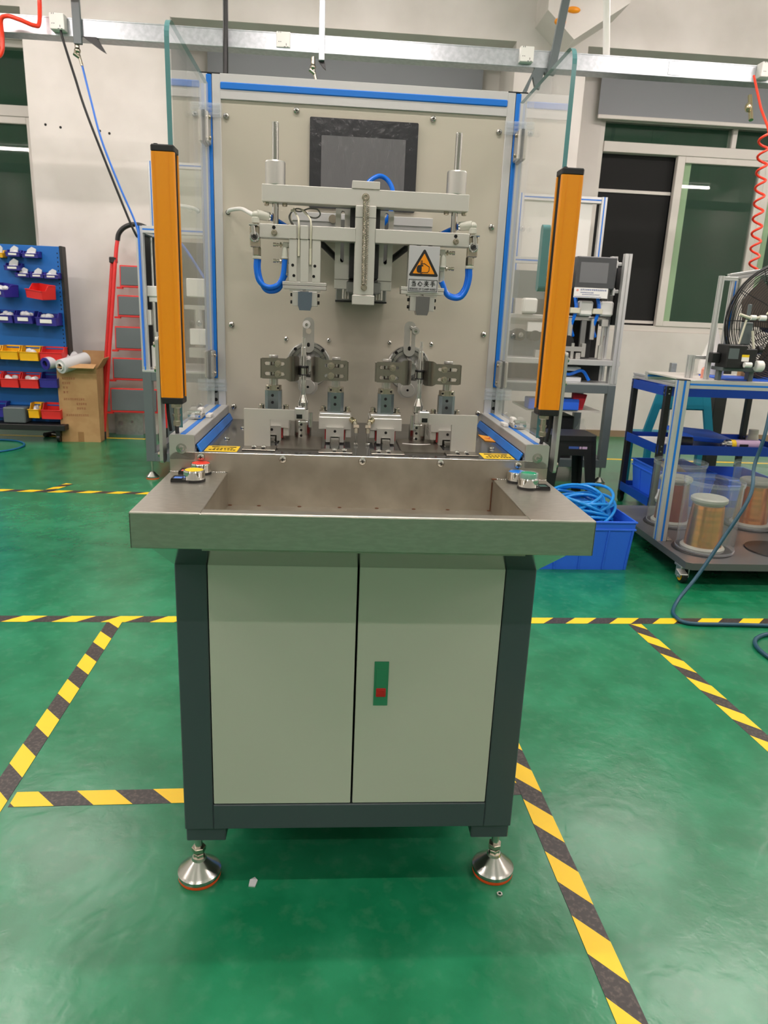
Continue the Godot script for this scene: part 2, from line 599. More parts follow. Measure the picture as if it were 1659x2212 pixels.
func room() -> void:
	struct("floor", Geo.new().bb(-6.2, 6.2, -0.2, 0, -6.6, 9.2), M.floor)
	struct("ceiling", Geo.new().bb(-6.2, 6.2, 4.6, 4.8, -6.6, 9.2), M.ceiling)
	struct("wall_left", Geo.new().bb(-6.2, -6, 0, 4.6, -6.6, 9.2), M.wall)
	struct("wall_right", Geo.new().bb(6, 6.2, 0, 4.6, -6.6, 9.2), M.wall)
	struct("wall_front", Geo.new().bb(-6, 6, 0, 4.6, 9, 9.2), M.wall)
	# rear wall with three window openings
	var w := Geo.new()
	var zs := [-6.6, -6.4]
	var opens := [[-4.85, -2.9], [-1.15, 1.15], [2.52, 4.95]]
	var xa := -6.0
	for o in opens:
		var top := 3.5 if o[0] < -4 else 3.2
		w.bb(xa, o[0], 0, 4.6, zs[0], zs[1])
		w.bb(o[0], o[1], 0, 1.14, zs[0], zs[1])
		w.bb(o[0], o[1], top, 4.6, zs[0], zs[1])
		xa = o[1]
	w.bb(xa, 6.0, 0, 4.6, zs[0], zs[1])
	struct("wall_back", w, M.wall)
	var tr1 := struct("trim_1", Geo.new().bb(-2.72, -1.5, 0, 3.55, -6.4, -5.72), M.wall)
	for p in [[-2.585, 2.665], [-2.46, 2.65], [-2.13, 2.64], [-2.05, 2.625]]:
		part("wall_hole", Geo.new().cyl(V(p[0], p[1], -5.7205), V(p[0], p[1], -5.719), 0.011, 10), M.hole, tr1)
	struct("trim_2", Geo.new().bb(1.47, 2.11, 0, 3.55, -6.4, -5.75), M.wall)
	struct("trim_3", Geo.new().bb(-6, 6, 3.55, 4.6, -6.4, -5.75), M.wall)
	struct("baseboard_back", Geo.new().bb(2.11, 6, 0, 0.07, -6.4, -6.39), M.dirt)
	# haunch under the beam on the right-hand pier, with two blobs of old foam
	var h := struct("trim_4", Geo.new().prism([Vector2(1.62, 3.66), Vector2(1.86, 3.46), Vector2(2.3, 3.75), Vector2(2.3, 4.2), Vector2(1.62, 4.2)], 0.4, xf(V(0, 0, -5.75))), M.wall)
	part("foam_blob", Geo.new().ball(V(1.73, 3.58, -5.35), V(0.05, 0.03, 0.03)).ball(V(1.83, 3.67, -5.35), V(0.06, 0.025, 0.03)), M.orange, h)
	window(1, -4.85, -2.9, [-3.9], M.pane, M.pane, M.pane, 3.5)
	window(2, -1.15, 1.15, [0.0], M.frosted, M.frosted, M.frosted)
	window(3, 2.52, 4.95, [3.35, 4.28], M.pane, M.screen_mesh, M.pane)
	# roller blinds pulled half down
	for b in [[-1.29, 1.29, "grey roller blind hanging in the recess behind the machine"], [2.44, 5.2, "grey roller blind above the right-hand window"]]:
		var t := thing("roller_blind", b[2], "blind", V((b[0] + b[1]) / 2, 3.16, -6.3))
		var hw: float = (b[1] - b[0]) / 2
		part("blind_fabric", Geo.new().bb(-hw, hw, 0, 0.62, -0.003, 0.003), M.blind, t)
		part("bottom_bar", Geo.new().bb(-hw, hw, -0.035, 0, -0.012, 0.012, 0.004), M.white_frame, t)
		part("blind_roller", Geo.new().cyl(V(-hw, 0.64, 0), V(hw, 0.64, 0), 0.03), M.white_frame, t)
	var hk := Geo.new().tube(spline([V(3.24, 4.6, -5.72), V(3.24, 4.12, -5.71), V(3.25, 4.03, -5.7), V(3.28, 4.0, -5.7), V(3.31, 4.03, -5.7), V(3.31, 4.06, -5.7)], 6), 0.004, 6)
	single("wire_hook", hk, M.black, "thin dark wire hook hanging from the ceiling at upper right", "hook")


func window(no: int, x0: float, x1: float, mull: Array, upper: Material, left: Material, right: Material, top := 3.2) -> void:
	var g := Geo.new()
	var z0 := -6.52
	var z1 := -6.42
	g.bb(x0, x1, 1.14, 1.2, z0, z1, 0.004)
	g.bb(x0, x1, top - 0.06, top, z0, z1, 0.004)
	g.bb(x0, x0 + 0.05, 1.2, top - 0.06, z0, z1, 0.004)
	g.bb(x1 - 0.05, x1, 1.2, top - 0.06, z0, z1, 0.004)
	g.bb(x0 + 0.05, x1 - 0.05, 2.86, 2.955, z0, z1 + 0.02, 0.004)
	var o := struct("window_%d" % no, g, M.white_frame)
	part("mullion", Geo.new().bb((x0 + x1) / 2 + 0.17 - 0.02, (x0 + x1) / 2 + 0.17 + 0.03, 2.955, top - 0.06, z0, z1, 0.004), M.white_frame, o)
	var s := Geo.new()
	var pg := Geo.new()
	var xs := [x0 + 0.05] + mull + [x1 - 0.05]
	for i in xs.size() - 1:
		var dark: bool = left == M.screen_mesh and i == 0
		if dark:
			part("insect_screen", Geo.new().bb(xs[i], xs[i + 1], 1.2, 2.86, z0 + 0.02, z0 + 0.025), M.screen_mesh, o)
			part("screen_bar", Geo.new().bb(xs[i], xs[i + 1], 2.5, 2.53, z0 + 0.025, z0 + 0.04), M.white_frame, o)
			part("screen_bar", Geo.new().bb(xs[i], xs[i + 1], 1.22, 1.25, z0 + 0.025, z0 + 0.04), M.white_frame, o)
			continue
		s = Geo.new()
		var a: float = xs[i]
		var b: float = xs[i + 1]
		s.bb(a, a + 0.08, 1.2, 2.86, z1 - 0.05, z1 + 0.01, 0.004)
		s.bb(b - 0.06, b, 1.2, 2.86, z1 - 0.05, z1 + 0.01, 0.004)
		s.bb(a + 0.08, b - 0.06, 1.2, 1.255, z1 - 0.05, z1 + 0.01, 0.004)
		s.bb(a + 0.08, b - 0.06, 2.8, 2.86, z1 - 0.05, z1 + 0.01, 0.004)
		part("sash", s, M.white_frame, o)
		pg = Geo.new()
		pg.quad(V(a + 0.08, 1.255, z1 - 0.02), V(b - 0.06, 1.255, z1 - 0.02), V(b - 0.06, 2.8, z1 - 0.02), V(a + 0.08, 2.8, z1 - 0.02), V(0, 0, 1))
		part("pane", pg, right, o)
		if right == M.pane:
			part("outer_sash", Geo.new().bb(a + 0.085, a + 0.165, 1.2, 2.86, z1 - 0.05, z1 - 0.035), mat(rgb(222, 255, 205), 0.6), o)
	pg = Geo.new()
	pg.quad(V(x0 + 0.05, 2.955, z1 - 0.03), V(x1 - 0.05, 2.955, z1 - 0.03), V(x1 - 0.05, top - 0.06, z1 - 0.03), V(x0 + 0.05, top - 0.06, z1 - 0.03), V(0, 0, 1))
	part("transom_pane", pg, upper, o)


# black strip with slanted yellow bars, w wide, from a to b on the floor
func tape(a: Vector2, b: Vector2, label: String, pitch := 0.117, lean := 1.0, shift := 0.0, y := 0.0006) -> void:
	var d := (b - a).normalized()
	var nn := Vector2(-d.y, d.x)
	var ln := a.distance_to(b)
	var w := 0.029
	var t := thing("floor_tape", label, "tape", V(a.x, 0, a.y))
	var q := func(s: float, c: float, h: float) -> Vector3:
		var p: Vector2 = d * s + nn * c
		return V(p.x, h, p.y)
	var g := Geo.new()
	g.quad(q.call(0, -w, y), q.call(ln, -w, y), q.call(ln, w, y), q.call(0, w, y), Vector3.UP)
	for e in [[0.0, -w, ln, -w, -nn], [0.0, w, ln, w, nn]]:
		g.quad(q.call(e[0], e[1], 0), q.call(e[2], e[3], 0), q.call(e[2], e[3], y), q.call(e[0], e[1], y), V(e[4].x, 0, e[4].y))
	part("black_strip", g, M.tape_black, t)
	var k := -2
	while k * pitch + shift < ln + 0.1:
		var s := k * pitch + shift
		var c := PackedVector2Array([Vector2(s - lean * w, -w), Vector2(s + pitch * 0.5 - lean * w, -w), Vector2(s + pitch * 0.5 + lean * w, w), Vector2(s + lean * w, w)])
		g = Geo.new()
		for r in Geometry2D.intersect_polygons(c, PackedVector2Array([Vector2(0, -w), Vector2(ln, -w), Vector2(ln, w), Vector2(0, w)])):
			for i in range(1, r.size() - 1):
				g.tri(q.call(r[0].x, r[0].y, y + 0.0003), q.call(r[i].x, r[i].y, y + 0.0003), q.call(r[i + 1].x, r[i + 1].y, y + 0.0003), Vector3.UP, Vector3.UP, Vector3.UP)
		if g.v.size():
			part("yellow_bar", g, M.tape_yellow, t)
		k += 1


func floor_tapes() -> void:
	tape(Vector2(-3.4, -1.367), Vector2(4.2, -1.492), "black and yellow hazard tape running across the floor behind the machine", 0.189, -1.05, 0.0155)
	tape(Vector2(-0.904, -1.378), Vector2(-0.875, 0.2), "black and yellow hazard tape running towards the camera left of the machine", 0.186, -1.1, 0.117, 0.0012)
	tape(Vector2(-0.845, -0.305), Vector2(0.47, -0.338), "short crosswise hazard tape passing under the machine cabinet", 0.192, 1.0, -0.0145)
	tape(Vector2(0.488, -0.62), Vector2(0.52, 0.8), "hazard tape along the machine's right foot, nearest the camera", 0.19, -1.2, 0.174, 0.0012)
	tape(Vector2(1.231, -1.41), Vector2(1.355, 0.3), "hazard tape running towards the camera at far right beside the blue hose", 0.186, -1.2, 0.115)
	tape(Vector2(-4.6, -3.40), Vector2(-0.9, -3.43), "hazard tape across the floor behind left, in front of the blue board", 0.189, -1.05, 0.06)
	tape(Vector2(-1.93, -3.45), Vector2(-1.86, -3.64), "small loose tag end of hazard tape on the floor at left", 0.15, 1.0, 0.03, 0.0012)
	single("floor_line", Geo.new().bb(-4.6, -1.8, 0, 0.0008, -5.46, -5.42), M.tape_yellow, "worn yellow line on the floor in front of the blue board", "line")
	single("floor_line", Geo.new().bb(1.72, 4.6, 0, 0.0008, -5.1, -5.05), M.tape_yellow, "worn yellow line on the floor behind the blue and black rack", "line")

func mirror_x(s: float) -> Transform3D:
	return Transform3D(Basis(V(s, 0, 0), V(0, 1, 0), V(0, 0, 1)), Vector3.ZERO)


func machine() -> void:
	var t := thing("winding_machine", "large two-station coil winding machine with orange light curtains, steel tray and pale cabinet doors", "machine")
	cabinet(t)
	tray(t)
	table_and_frame(t)
	guards(t)
	press(t)
	for s in [-1.0, 1.0]:
		station(t, s)
	nozzles(t)
	# loose strip of white paper lying on the right-hand base plate
	var p := []
	for i in 9:
		var u := i / 8.0 * 2.0 - 1.0
		p.append(Vector2(0.1155 + u * 0.029, -0.146 + (u * u - 1.0) * -0.004))
	for i in 9:
		var u := 1.0 - i / 8.0 * 2.0
		p.append(Vector2(0.1155 + u * 0.029, -0.139 + (u * u - 1.0) * -0.006 - absf(u) * 0.004))
	single("paper_strip", Geo.new().prism(p, 0.0006, Transform3D(Basis(V(1, 0, 0), V(0, 0, 1), V(0, -1, 0)), V(0, 0.9688, 0))), M.white, "thin curved strip of white paper lying at the foot of the right-hand spindle", "paper")


func cabinet(t: Node3D) -> void:
	var g := Geo.new()
	for s in [-1.0, 1.0]:
		g.bb(s * 0.35, s * 0.29, 0.155, 0.93, 0.0, -0.06, 0.002)
		g.bb(s * 0.35, s * 0.29, 0.155, 0.93, -0.62, -0.68, 0.002)
		g.bb(s * 0.35, s * 0.345, 0.215, 0.93, -0.06, -0.62)
		g.bb(s * 0.35, s * 0.29, 0.155, 0.215, -0.06, -0.62, 0.002)
	g.bb(-0.29, 0.29, 0.155, 0.215, 0.0, -0.06, 0.002)
	g.bb(-0.29, 0.29, 0.155, 0.93, -0.66, -0.68)
	g.bb(-0.29, 0.29, 0.17, 0.18, -0.06, -0.66)
	g.bb(-0.29, 0.29, 0.86, 0.93, -0.005, -0.66)
	part("cabinet_frame", g, M.frame_paint, t)
	for s in [-1.0, 1.0]:
		var d := part("cabinet_door", Geo.new().bb(s * 0.0022, s * 0.288, 0.2175, 0.868, 0.0, -0.018, 0.0015), M.door, t)
		if s > 0:
			var l := part("door_latch", Geo.new().bb(0.038, 0.067, 0.452, 0.551, 0.0005, 0.0022, 0.0006), M.green_film, d, "recessed latch under green protective film")
			l.set_meta("label", "recessed latch under green protective film with a red release")
			part("latch_paddle", Geo.new().bb(0.042, 0.0628, 0.4725, 0.534, 0.002, 0.0034, 0.0006), M.green_film, d)
			part("latch_release", Geo.new().bb(0.0428, 0.0625, 0.473, 0.4925, 0.003, 0.005, 0.001).bb(0.046, 0.0595, 0.479, 0.489, 0.0048, 0.0056, 0.0004), mat(rgb(196, 26, 30), 0.35), d)
	for s in [-1.0, 1.0]:
		for z in [-0.042, -0.6]:
			var x: float = s * 0.331
			var o := V(x, 0, z)
			var f := part("leveling_foot", Geo.new().lathe(o, Vector3.UP, [[0, 0.008], [0.046, 0.008], [0.047, 0.012], [0.047, 0.018], [0.043, 0.022], [0.016, 0.046], [0.014, 0.052], [0, 0.052]], 48), M.steel, t)
			part("rubber_pad", Geo.new().lathe(o, Vector3.UP, [[0, 0], [0.045, 0], [0.0462, 0.003], [0.0462, 0.0085], [0, 0.0085]], 40), M.orange_deep, f)
			part("threaded_rod", Geo.new().cyl(o + V(0, 0.05, 0), o + V(0, 0.125, 0), 0.0085, 16), M.steel, f)
			part("hex_nut", Geo.new().hex(o + V(0, 0.048, 0), o + V(0, 0.062, 0), 0.0125).hex(o + V(0, 0.066, 0), o + V(0, 0.078, 0), 0.0155, 0.3), M.nickel, f)
			part("foot_plate", Geo.new().bb(s * 0.351, s * 0.268, 0.112, 0.156, z - 0.075 if z > -0.3 else z - 0.03, z + 0.025, 0.002), M.frame_paint, f)


func tray(t: Node3D) -> void:
	var y0 := 0.931
	var g := Geo.new()
	# top deck as one folded sheet round the basin, with skirts
	g.bb(-0.35, -0.247, y0 - 0.003, y0, 0.0, 0.2735, 0.0012)
	g.bb(0.247, 0.35, y0 - 0.003, y0, 0.0, 0.2735, 0.0012)
	g.bb(-0.247, 0.247, y0 - 0.003, y0, 0.2515, 0.2735, 0.0012)
	var tr := part("steel_tray", g, M.stainless, t)
	part("front_skirt", Geo.new().bb(-0.3505, 0.3505, 0.8745, y0 - 0.0012, 0.2705, 0.2737, 0.0012), M.stainless, tr)
	for s in [-1.0, 1.0]:
		part("side_skirt", Geo.new().bb(s * 0.3475, s * 0.3505, 0.8745, y0 - 0.0012, 0.0, 0.2737, 0.0012), M.stainless, tr)
	# basin
	g = Geo.new()
	g.bb(-0.247, 0.247, 0.866, 0.869, 0.0, 0.2515)
	for s in [-1.0, 1.0]:
		g.bb(s * 0.247, s * 0.250, 0.866, y0 - 0.001, 0.0, 0.2515)
	g.bb(-0.25, 0.25, 0.866, y0 - 0.001, 0.2515, 0.2545)
	part("basin", g, M.basin, tr)
	var sp := Geo.new()
	for x in [-0.243, -0.19, -0.115, -0.04, 0.03, 0.1, 0.165, 0.244]:
		sp.ball(V(x, 0.8695, 0.0015), V(0.004, 0.0012, 0.002), 8)
	sp.bb(0.2455, 0.2468, 0.87, 0.925, 0.0006, 0.003)
	sp.ball(V(0.249, 0.9315, 0.0035), V(0.006, 0.0015, 0.004), 10)
	part("weld_rust", sp, M.rust, tr)
	var wl := Geo.new()
	var rn := RandomNumberGenerator.new()
	rn.seed = 4
	for s in [-1.0, 1.0]:
		for i in 26:
			var x: float = s * (0.252 + 0.096 * i / 25.0)
			wl.ball(V(x, y0 + 0.0005, 0.0025), V(0.0024, 0.0012 + rn.randf() * 0.001, 0.0018), 6)
	part("weld_bead", wl, M.steel, tr)
	# splash flange at the back, screwed to the table edge
	var pr := []
	var rc := 0.014
	pr.append_array([Vector2(-0.35, 0.9315), Vector2(-0.247, 0.9315), Vector2(-0.247, 0.866), Vector2(0.247, 0.866), Vector2(0.247, 0.9315), Vector2(0.35, 0.9315)])
	for i in 6:
		var a := PI / 2 * i / 5.0
		pr.append(Vector2(0.35 - rc + rc * cos(a), 0.967 - rc + rc * sin(a)))
	for i in 6:
		var a := PI / 2 * i / 5.0 + PI / 2
		pr.append(Vector2(-0.35 + rc + rc * cos(a), 0.967 - rc + rc * sin(a)))
	var fl := part("splash_flange", Geo.new().prism(pr, 0.0025, xf(V(0, 0, -0.0025))), M.basin, tr)
	part("flange_lip", Geo.new().bb(-0.336, 0.336, 0.9662, 0.9676, -0.005, 0.0004, 0.0005), M.steel, tr)
	for x in [-0.294, -0.146, 0.0, 0.146, 0.293]:
		g = Geo.new()
		pan_screw(g, V(x, 0.959, 0.0), V(0, 0, 1), 0.0072)
		part("screw", g, M.steel, tr)
		g = Geo.new()
		cross_slot(g, V(x, 0.959, 0.0), V(0, 0, 1), 0.0072)
		part("screw_slot", g, M.hole, tr)
	# sloping polished underside
	g = Geo.new()
	g.prism([Vector2(0.0005, 0.7505), Vector2(0.2325, 0.8755), Vector2(0.2705, 0.8755), Vector2(0.2705, 0.879), Vector2(0.231, 0.879), Vector2(0.0005, 0.754)], 0.699, Transform3D(Basis(V(0, 0, 1), V(0, 1, 0), V(-1, 0, 0)), V(0.3495, 0, 0)))
	part("sloping_underside", g, M.mirror_steel, tr)
	for s in [-1.0, 1.0]:
		part("underside_cheek", Geo.new().prism([Vector2(0.0005, 0.7515), Vector2(0.231, 0.8765), Vector2(0.0005, 0.8765)], 0.002, Transform3D(Basis(V(0, 0, 1), V(0, 1, 0), V(-1, 0, 0)), V(s * 0.3485 + 0.001, 0, 0))), M.mirror_steel, tr)
	push_button(t, V(-0.293, y0, 0.072), M.yellow, -1.0, mat(rgb(92, 132, 214), 0.4), false, "yellow push button with a blue name plate")
	push_button(t, V(-0.292, y0, 0.014), M.red, -1.0, mat(rgb(226, 112, 100), 0.4), false, "red push button at the back of the left deck")
	push_button(t, V(0.296, y0, 0.068), M.green_button, 1.0, mat(rgb(52, 92, 84), 0.4), true, "green illuminated push button")
	push_button(t, V(0.288, y0, 0.02), M.blue_strip, 1.0, mat(rgb(48, 60, 66), 0.4), false, "blue push button at the back of the right deck")


func push_button(t: Node3D, at: Vector3, cap: Material, s: float, insert: Material, lit: bool, label: String) -> void:
	var g := Geo.new()
	# name plate: round under the bezel, a square window outwards
	var p := []
	for i in 17:
		var a := PI * 0.5 + PI * i / 16.0
		p.append(Vector2(-cos(a) * 0.0185, sin(a) * 0.0185))
	var q := []
	for e in p:
		q.append(Vector2(-e.x * s, e.y))
	q.append_array([Vector2(s * 0.006, -0.0185), Vector2(s * 0.012, -0.0135), Vector2(s * 0.038, -0.0135), Vector2(s * 0.038, 0.0135), Vector2(s * 0.012, 0.0135), Vector2(s * 0.006, 0.0185)])
	var clean := []
	var seen := {}
	for e in q:
		var k := "%.4f %.4f" % [e.x, e.y]
		if not seen.has(k):
			seen[k] = true
			clean.append(e)
	# order round the centre of the plate
	var ctr := Vector2(s * 0.008, 0)
	clean.sort_custom(func(a, b): return (a - ctr).angle() < (b - ctr).angle())
	g.prism(clean, 0.0045, Transform3D(Basis(V(1, 0, 0), V(0, 0, -1), V(0, 1, 0)), at))
	var b := part("push_button", g, M.black, t, label)
	part("name_insert", Geo.new().bb(at.x + s * 0.021, at.x + s * 0.035, at.y + 0.0045, at.y + 0.0052, at.z - 0.009, at.z + 0.009), insert, b)
	part("name_window_frame", Geo.new().bb(at.x + s * 0.0195, at.x + s * 0.0365, at.y + 0.0045, at.y + 0.0062, at.z - 0.012, at.z - 0.009).bb(at.x + s * 0.0195, at.x + s * 0.0365, at.y + 0.0045, at.y + 0.0062, at.z + 0.009, at.z + 0.012).bb(at.x + s * 0.035, at.x + s * 0.0375, at.y + 0.0045, at.y + 0.0062, at.z - 0.012, at.z + 0.012), M.black, b)
	part("bezel", Geo.new().lathe(at + V(0, 0.004, 0), Vector3.UP, [[0.0, 0.0], [0.0182, 0], [0.0182, 0.0135], [0.0175, 0.0158], [0.0164, 0.0163], [0.0158, 0.0145], [0.0, 0.0145]], 36), M.chrome, b)
	if lit:
		part("button_cap", Geo.new().lathe(at + V(0, 0.018, 0), Vector3.UP, [[0, 0], [0.0142, 0], [0.0142, 0.0085], [0.0136, 0.0105], [0.0122, 0.0105], [0.0115, 0.0092], [0, 0.0092]], 32), cap, b)
		part("clear_ring", Geo.new().lathe(at + V(0, 0.018, 0), Vector3.UP, [[0.0155, 0], [0.0168, 0], [0.0168, 0.0105], [0.016, 0.0115], [0.0152, 0.0105], [0.0155, 0]], 32), M.acrylic, b)
	else:
		part("button_cap", Geo.new().lathe(at + V(0, 0.018, 0), Vector3.UP, [[0, 0], [0.0156, 0], [0.0156, 0.0015], [0.0145, 0.0024], [0, 0.0028]], 32), cap, b)


func bolt(called: String, p: Node3D, a: Vector3, d: Vector3, r: float, h: float, washer := 0.0, m: Material = null) -> void:
	var g := Geo.new()
	if washer > 0.0:
		g.lathe(a, d, [[0, 0], [washer, 0], [washer, 0.0016], [0, 0.0016]], 18)
	cap_screw(g, a + d.normalized() * (0.0016 if washer > 0.0 else 0.0), d, r, h)
	part(called, g, M.nickel if m == null else m, p)


func panel_screw(p: Node3D, a: Vector3, d: Vector3, r: float) -> void:
	var g := Geo.new()
	pan_screw(g, a, d, r)
	part("screw", g, M.steel, p)
	g = Geo.new()
	cross_slot(g, a, d, r)
	part("screw_slot", g, M.hole, p)


# rows of small square-cornered marks standing for characters too small to read
func tiny_script(g: Geo, T: Transform3D, x: float, y: float, w: float, h: float, count: int, seed_: int, z := 0.0003) -> void:
	var rn := RandomNumberGenerator.new()
	rn.seed = seed_
	var st := w / count
	for i in count:
		var cx := x + st * i
		var s := st * 0.82
		var strokes := [[0.5, 0.5, 0.1, 1.0], [0.5, 0.85, 1.0, 0.12], [0.5, 0.12, 0.9, 0.12]]
		for k in 3:
			if rn.randf() < 0.5:
				strokes.append([0.5, rn.randf_range(0.3, 0.7), rn.randf_range(0.5, 1.0), 0.11])
			else:
				strokes.append([rn.randf_range(0.1, 0.9), 0.45, 0.11, rn.randf_range(0.5, 0.9)])
		for e in strokes:
			var b := Geo.new().box(V(cx + s * e[0], y + h * e[1], z * 0.5), V(s * e[2], h * e[3], z))
			g.add(b, T)


func table_and_frame(t: Node3D) -> void:
	part("table_plate", Geo.new().bb(-0.35, 0.35, 0.953, 0.965, -0.003, -0.46, 0.0006), M.table, t)
	var tp := part("back_panel", Geo.new().bb(-0.3115, 0.3115, 0.965, 1.652, -0.434, -0.438), M.beige, t)
	for p in [[-0.299, 1.619], [-0.149, 1.638], [0.149, 1.638], [0.297, 1.62], [0.296, 1.423], [0.296, 1.184], [-0.295, 1.184], [-0.293, 0.995], [0.297, 0.997]]:
		panel_screw(tp, V(p[0], p[1], -0.434), V(0, 0, 1), 0.0068)
	for x in [-0.1695, -0.0705, 0.0735, 0.1725]:
		panel_screw(tp, V(x, 1.157, -0.434), V(0, 0, 1), 0.0052)
	# cable hole with the white hose coming out
	part("panel_hole", Geo.new().cyl(V(-0.299, 1.426, -0.4341), V(-0.299, 1.426, -0.4334), 0.0052, 16), M.hole, tp)
	part("white_hose", Geo.new().tube(spline([V(-0.299, 1.426, -0.434), V(-0.29, 1.4285, -0.41), V(-0.262, 1.427, -0.37), V(-0.235, 1.41, -0.28), V(-0.2185, 1.399, -0.222)], 8), 0.0042, 10), M.white_plastic, tp)
	# uprights, top rail, side rails
	for s in [-1.0, 1.0]:
		var u := part("upright_profile", extrusion(0.045, 0.045, 0.742, Transform3D(Basis(V(1, 0, 0), V(0, 0, -1), V(0, 1, 0)), V(s * 0.3325, 0.956, -0.4525))), M.profile, t)
		part("end_cap", Geo.new().bb(s * 0.3325 - 0.0225, s * 0.3325 + 0.0225, 1.698, 1.701, -0.475, -0.43, 0.0008), M.black, u)
		part("blue_strip", Geo.new().bb(s * 0.3345 - 0.0056, s * 0.3345 + 0.0056, 1.061, 1.697, -0.434, -0.4288, 0.0012), M.blue_strip, u)
		part("blue_strip", Geo.new().bb(s * 0.3325 - s * 0.0235, s * 0.3325 - s * 0.018, 1.0, 1.05, -0.458, -0.447, 0.001), M.blue_strip, u)
		for y in [1.030, 1.010]:
			part("slot_hole", Geo.new().cyl(V(s * 0.3345, y, -0.4345), V(s * 0.3345, y, -0.4335), 0.0042, 14), M.hole, u)
		part("slot_cover", Geo.new().bb(s * 0.3345 - 0.0056, s * 0.3345 + 0.0056, 1.0, 1.045, -0.4365, -0.434), M.alu_dark, u)
		var r := part("side_rail", extrusion(0.045, 0.045, 0.446, xf(V(s * 0.3275, 0.9755, -0.453))), M.profile, t)
		part("blue_strip", Geo.new().bb(s * 0.3275 - 0.0056, s * 0.3275 + 0.0056, 0.9935, 0.9988, -0.43, -0.012, 0.0012), M.blue_strip, r)
		# thick blue strip hanging out of the inner groove
		part("inner_blue_strip", Geo.new().box(V(s * 0.3, 0.9715, -0.222), V(0.0045, 0.017, 0.415), 0.0015, Basis(Vector3.BACK, s * -0.45)), M.blue_strip, r)
		var c := part("rail_end_plate", Geo.new().prism(rrect(s * 0.3275 - 0.0226, s * 0.3275 + 0.0226, 0.9535, 0.9985, 0.004), 0.007, xf(V(0, 0, -0.007))), M.alu, r)
		part("end_bolt", Geo.new().lathe(V(s * 0.3285, 0.9735, 0.0), V(0, 0, 1), [[0, 0], [0.0095, 0], [0.0095, 0.0008], [0.0058, 0.001], [0.0054, 0.0026], [0.003, 0.003], [0.0028, 0.0012], [0, 0.0012]], 20), M.steel, r)
	var tr := part("top_rail", extrusion(0.049, 0.045, 0.621, Transform3D(Basis(V(0, 1, 0), V(0, 0, 1), V(1, 0, 0)), V(-0.3105, 1.6755, -0.4525))), M.profile, t)
	part("blue_strip", Geo.new().bb(-0.31, 0.31, 1.6695, 1.6835, -0.4335, -0.4275, 0.0016), M.blue_strip, tr)
	# touchscreen
	var sc := part("touchscreen", Geo.new().prism(rrect(-0.1195, 0.117, 1.444, 1.6265, 0.003, 3), 0.008, xf(V(0, 0, -0.434))), M.bezel, t)
	part("display", Geo.new().prism(rrect(-0.094, 0.0905, 1.468, 1.5915, 0.002, 2), 0.0008, xf(V(0, 0, -0.4262))), M.screen, sc)
	# stickers on the table
	for s in [-1.0, 1.0]:
		var T := Transform3D(Basis(V(1, 0, 0), V(0, 0, -1), V(0, 1, 0)), V(s * 0.263, 0.965, -0.052))
		var st := part("warning_sticker", Geo.new().prism(rrect(-0.03, 0.03, -0.0275, 0.0275, 0.002, 2), 0.0004, T), M.yellow, t, "small yellow warning sticker with black print")
		var g := Geo.new()
		g.add(Geo.new().bb(-0.022, -0.008, 0.013, 0.02, 0.0004, 0.0007).bb(-0.008, 0.012, 0.0155, 0.0195, 0.0004, 0.0007).bb(0.012, 0.024, 0.012, 0.019, 0.0004, 0.0007), T)
		var T2 := T * xf(V(0, 0, 0.0004))
		tiny_script(g, T2, -0.017, -0.003, 0.038, 0.0085, 6, 3)
		tiny_script(g, T2, -0.0235, -0.0165, 0.026, 0.0085, 4, 5)
		tiny_script(g, T2, 0.0045, -0.0165, 0.022, 0.0085, 4, 9)
		part("sticker_print", g, M.ink, st)
	var Ta := Transform3D(Basis(V(1, 0, 0), V(0, 0, -1), V(0, 1, 0)), V(0.2865, 0.9655, -0.252))
	var tg := part("inspection_tag", Geo.new().prism([Vector2(-0.0125, 0.048), Vector2(0.0135, 0.021), Vector2(0.0125, -0.043), Vector2(-0.0125, -0.031)], 0.001, Ta), mat(rgb(250, 166, 44), 0.5), t, "orange inspection tag with a red tick")
	var tick := Geo.new()
	tick.add(Geo.new().box(V(-0.002, -0.004, 0.0012), V(0.002, 0.014, 0.0005), 0.0, Basis(Vector3.BACK, 0.7)).box(V(0.005, 0.004, 0.0012), V(0.002, 0.028, 0.0005), 0.0, Basis(Vector3.BACK, -0.35)), Ta)
	part("tick_mark", tick, M.red, tg)
	var scr := Geo.new()
	for p in [[-0.27, -0.16], [0.27, -0.13], [-0.255, -0.30], [0.25, -0.33]]:
		pan_screw(scr, V(p[0], 0.965, p[1]), V(0, 1, 0), 0.0055)
	part("table_screw", scr, M.steel, t)


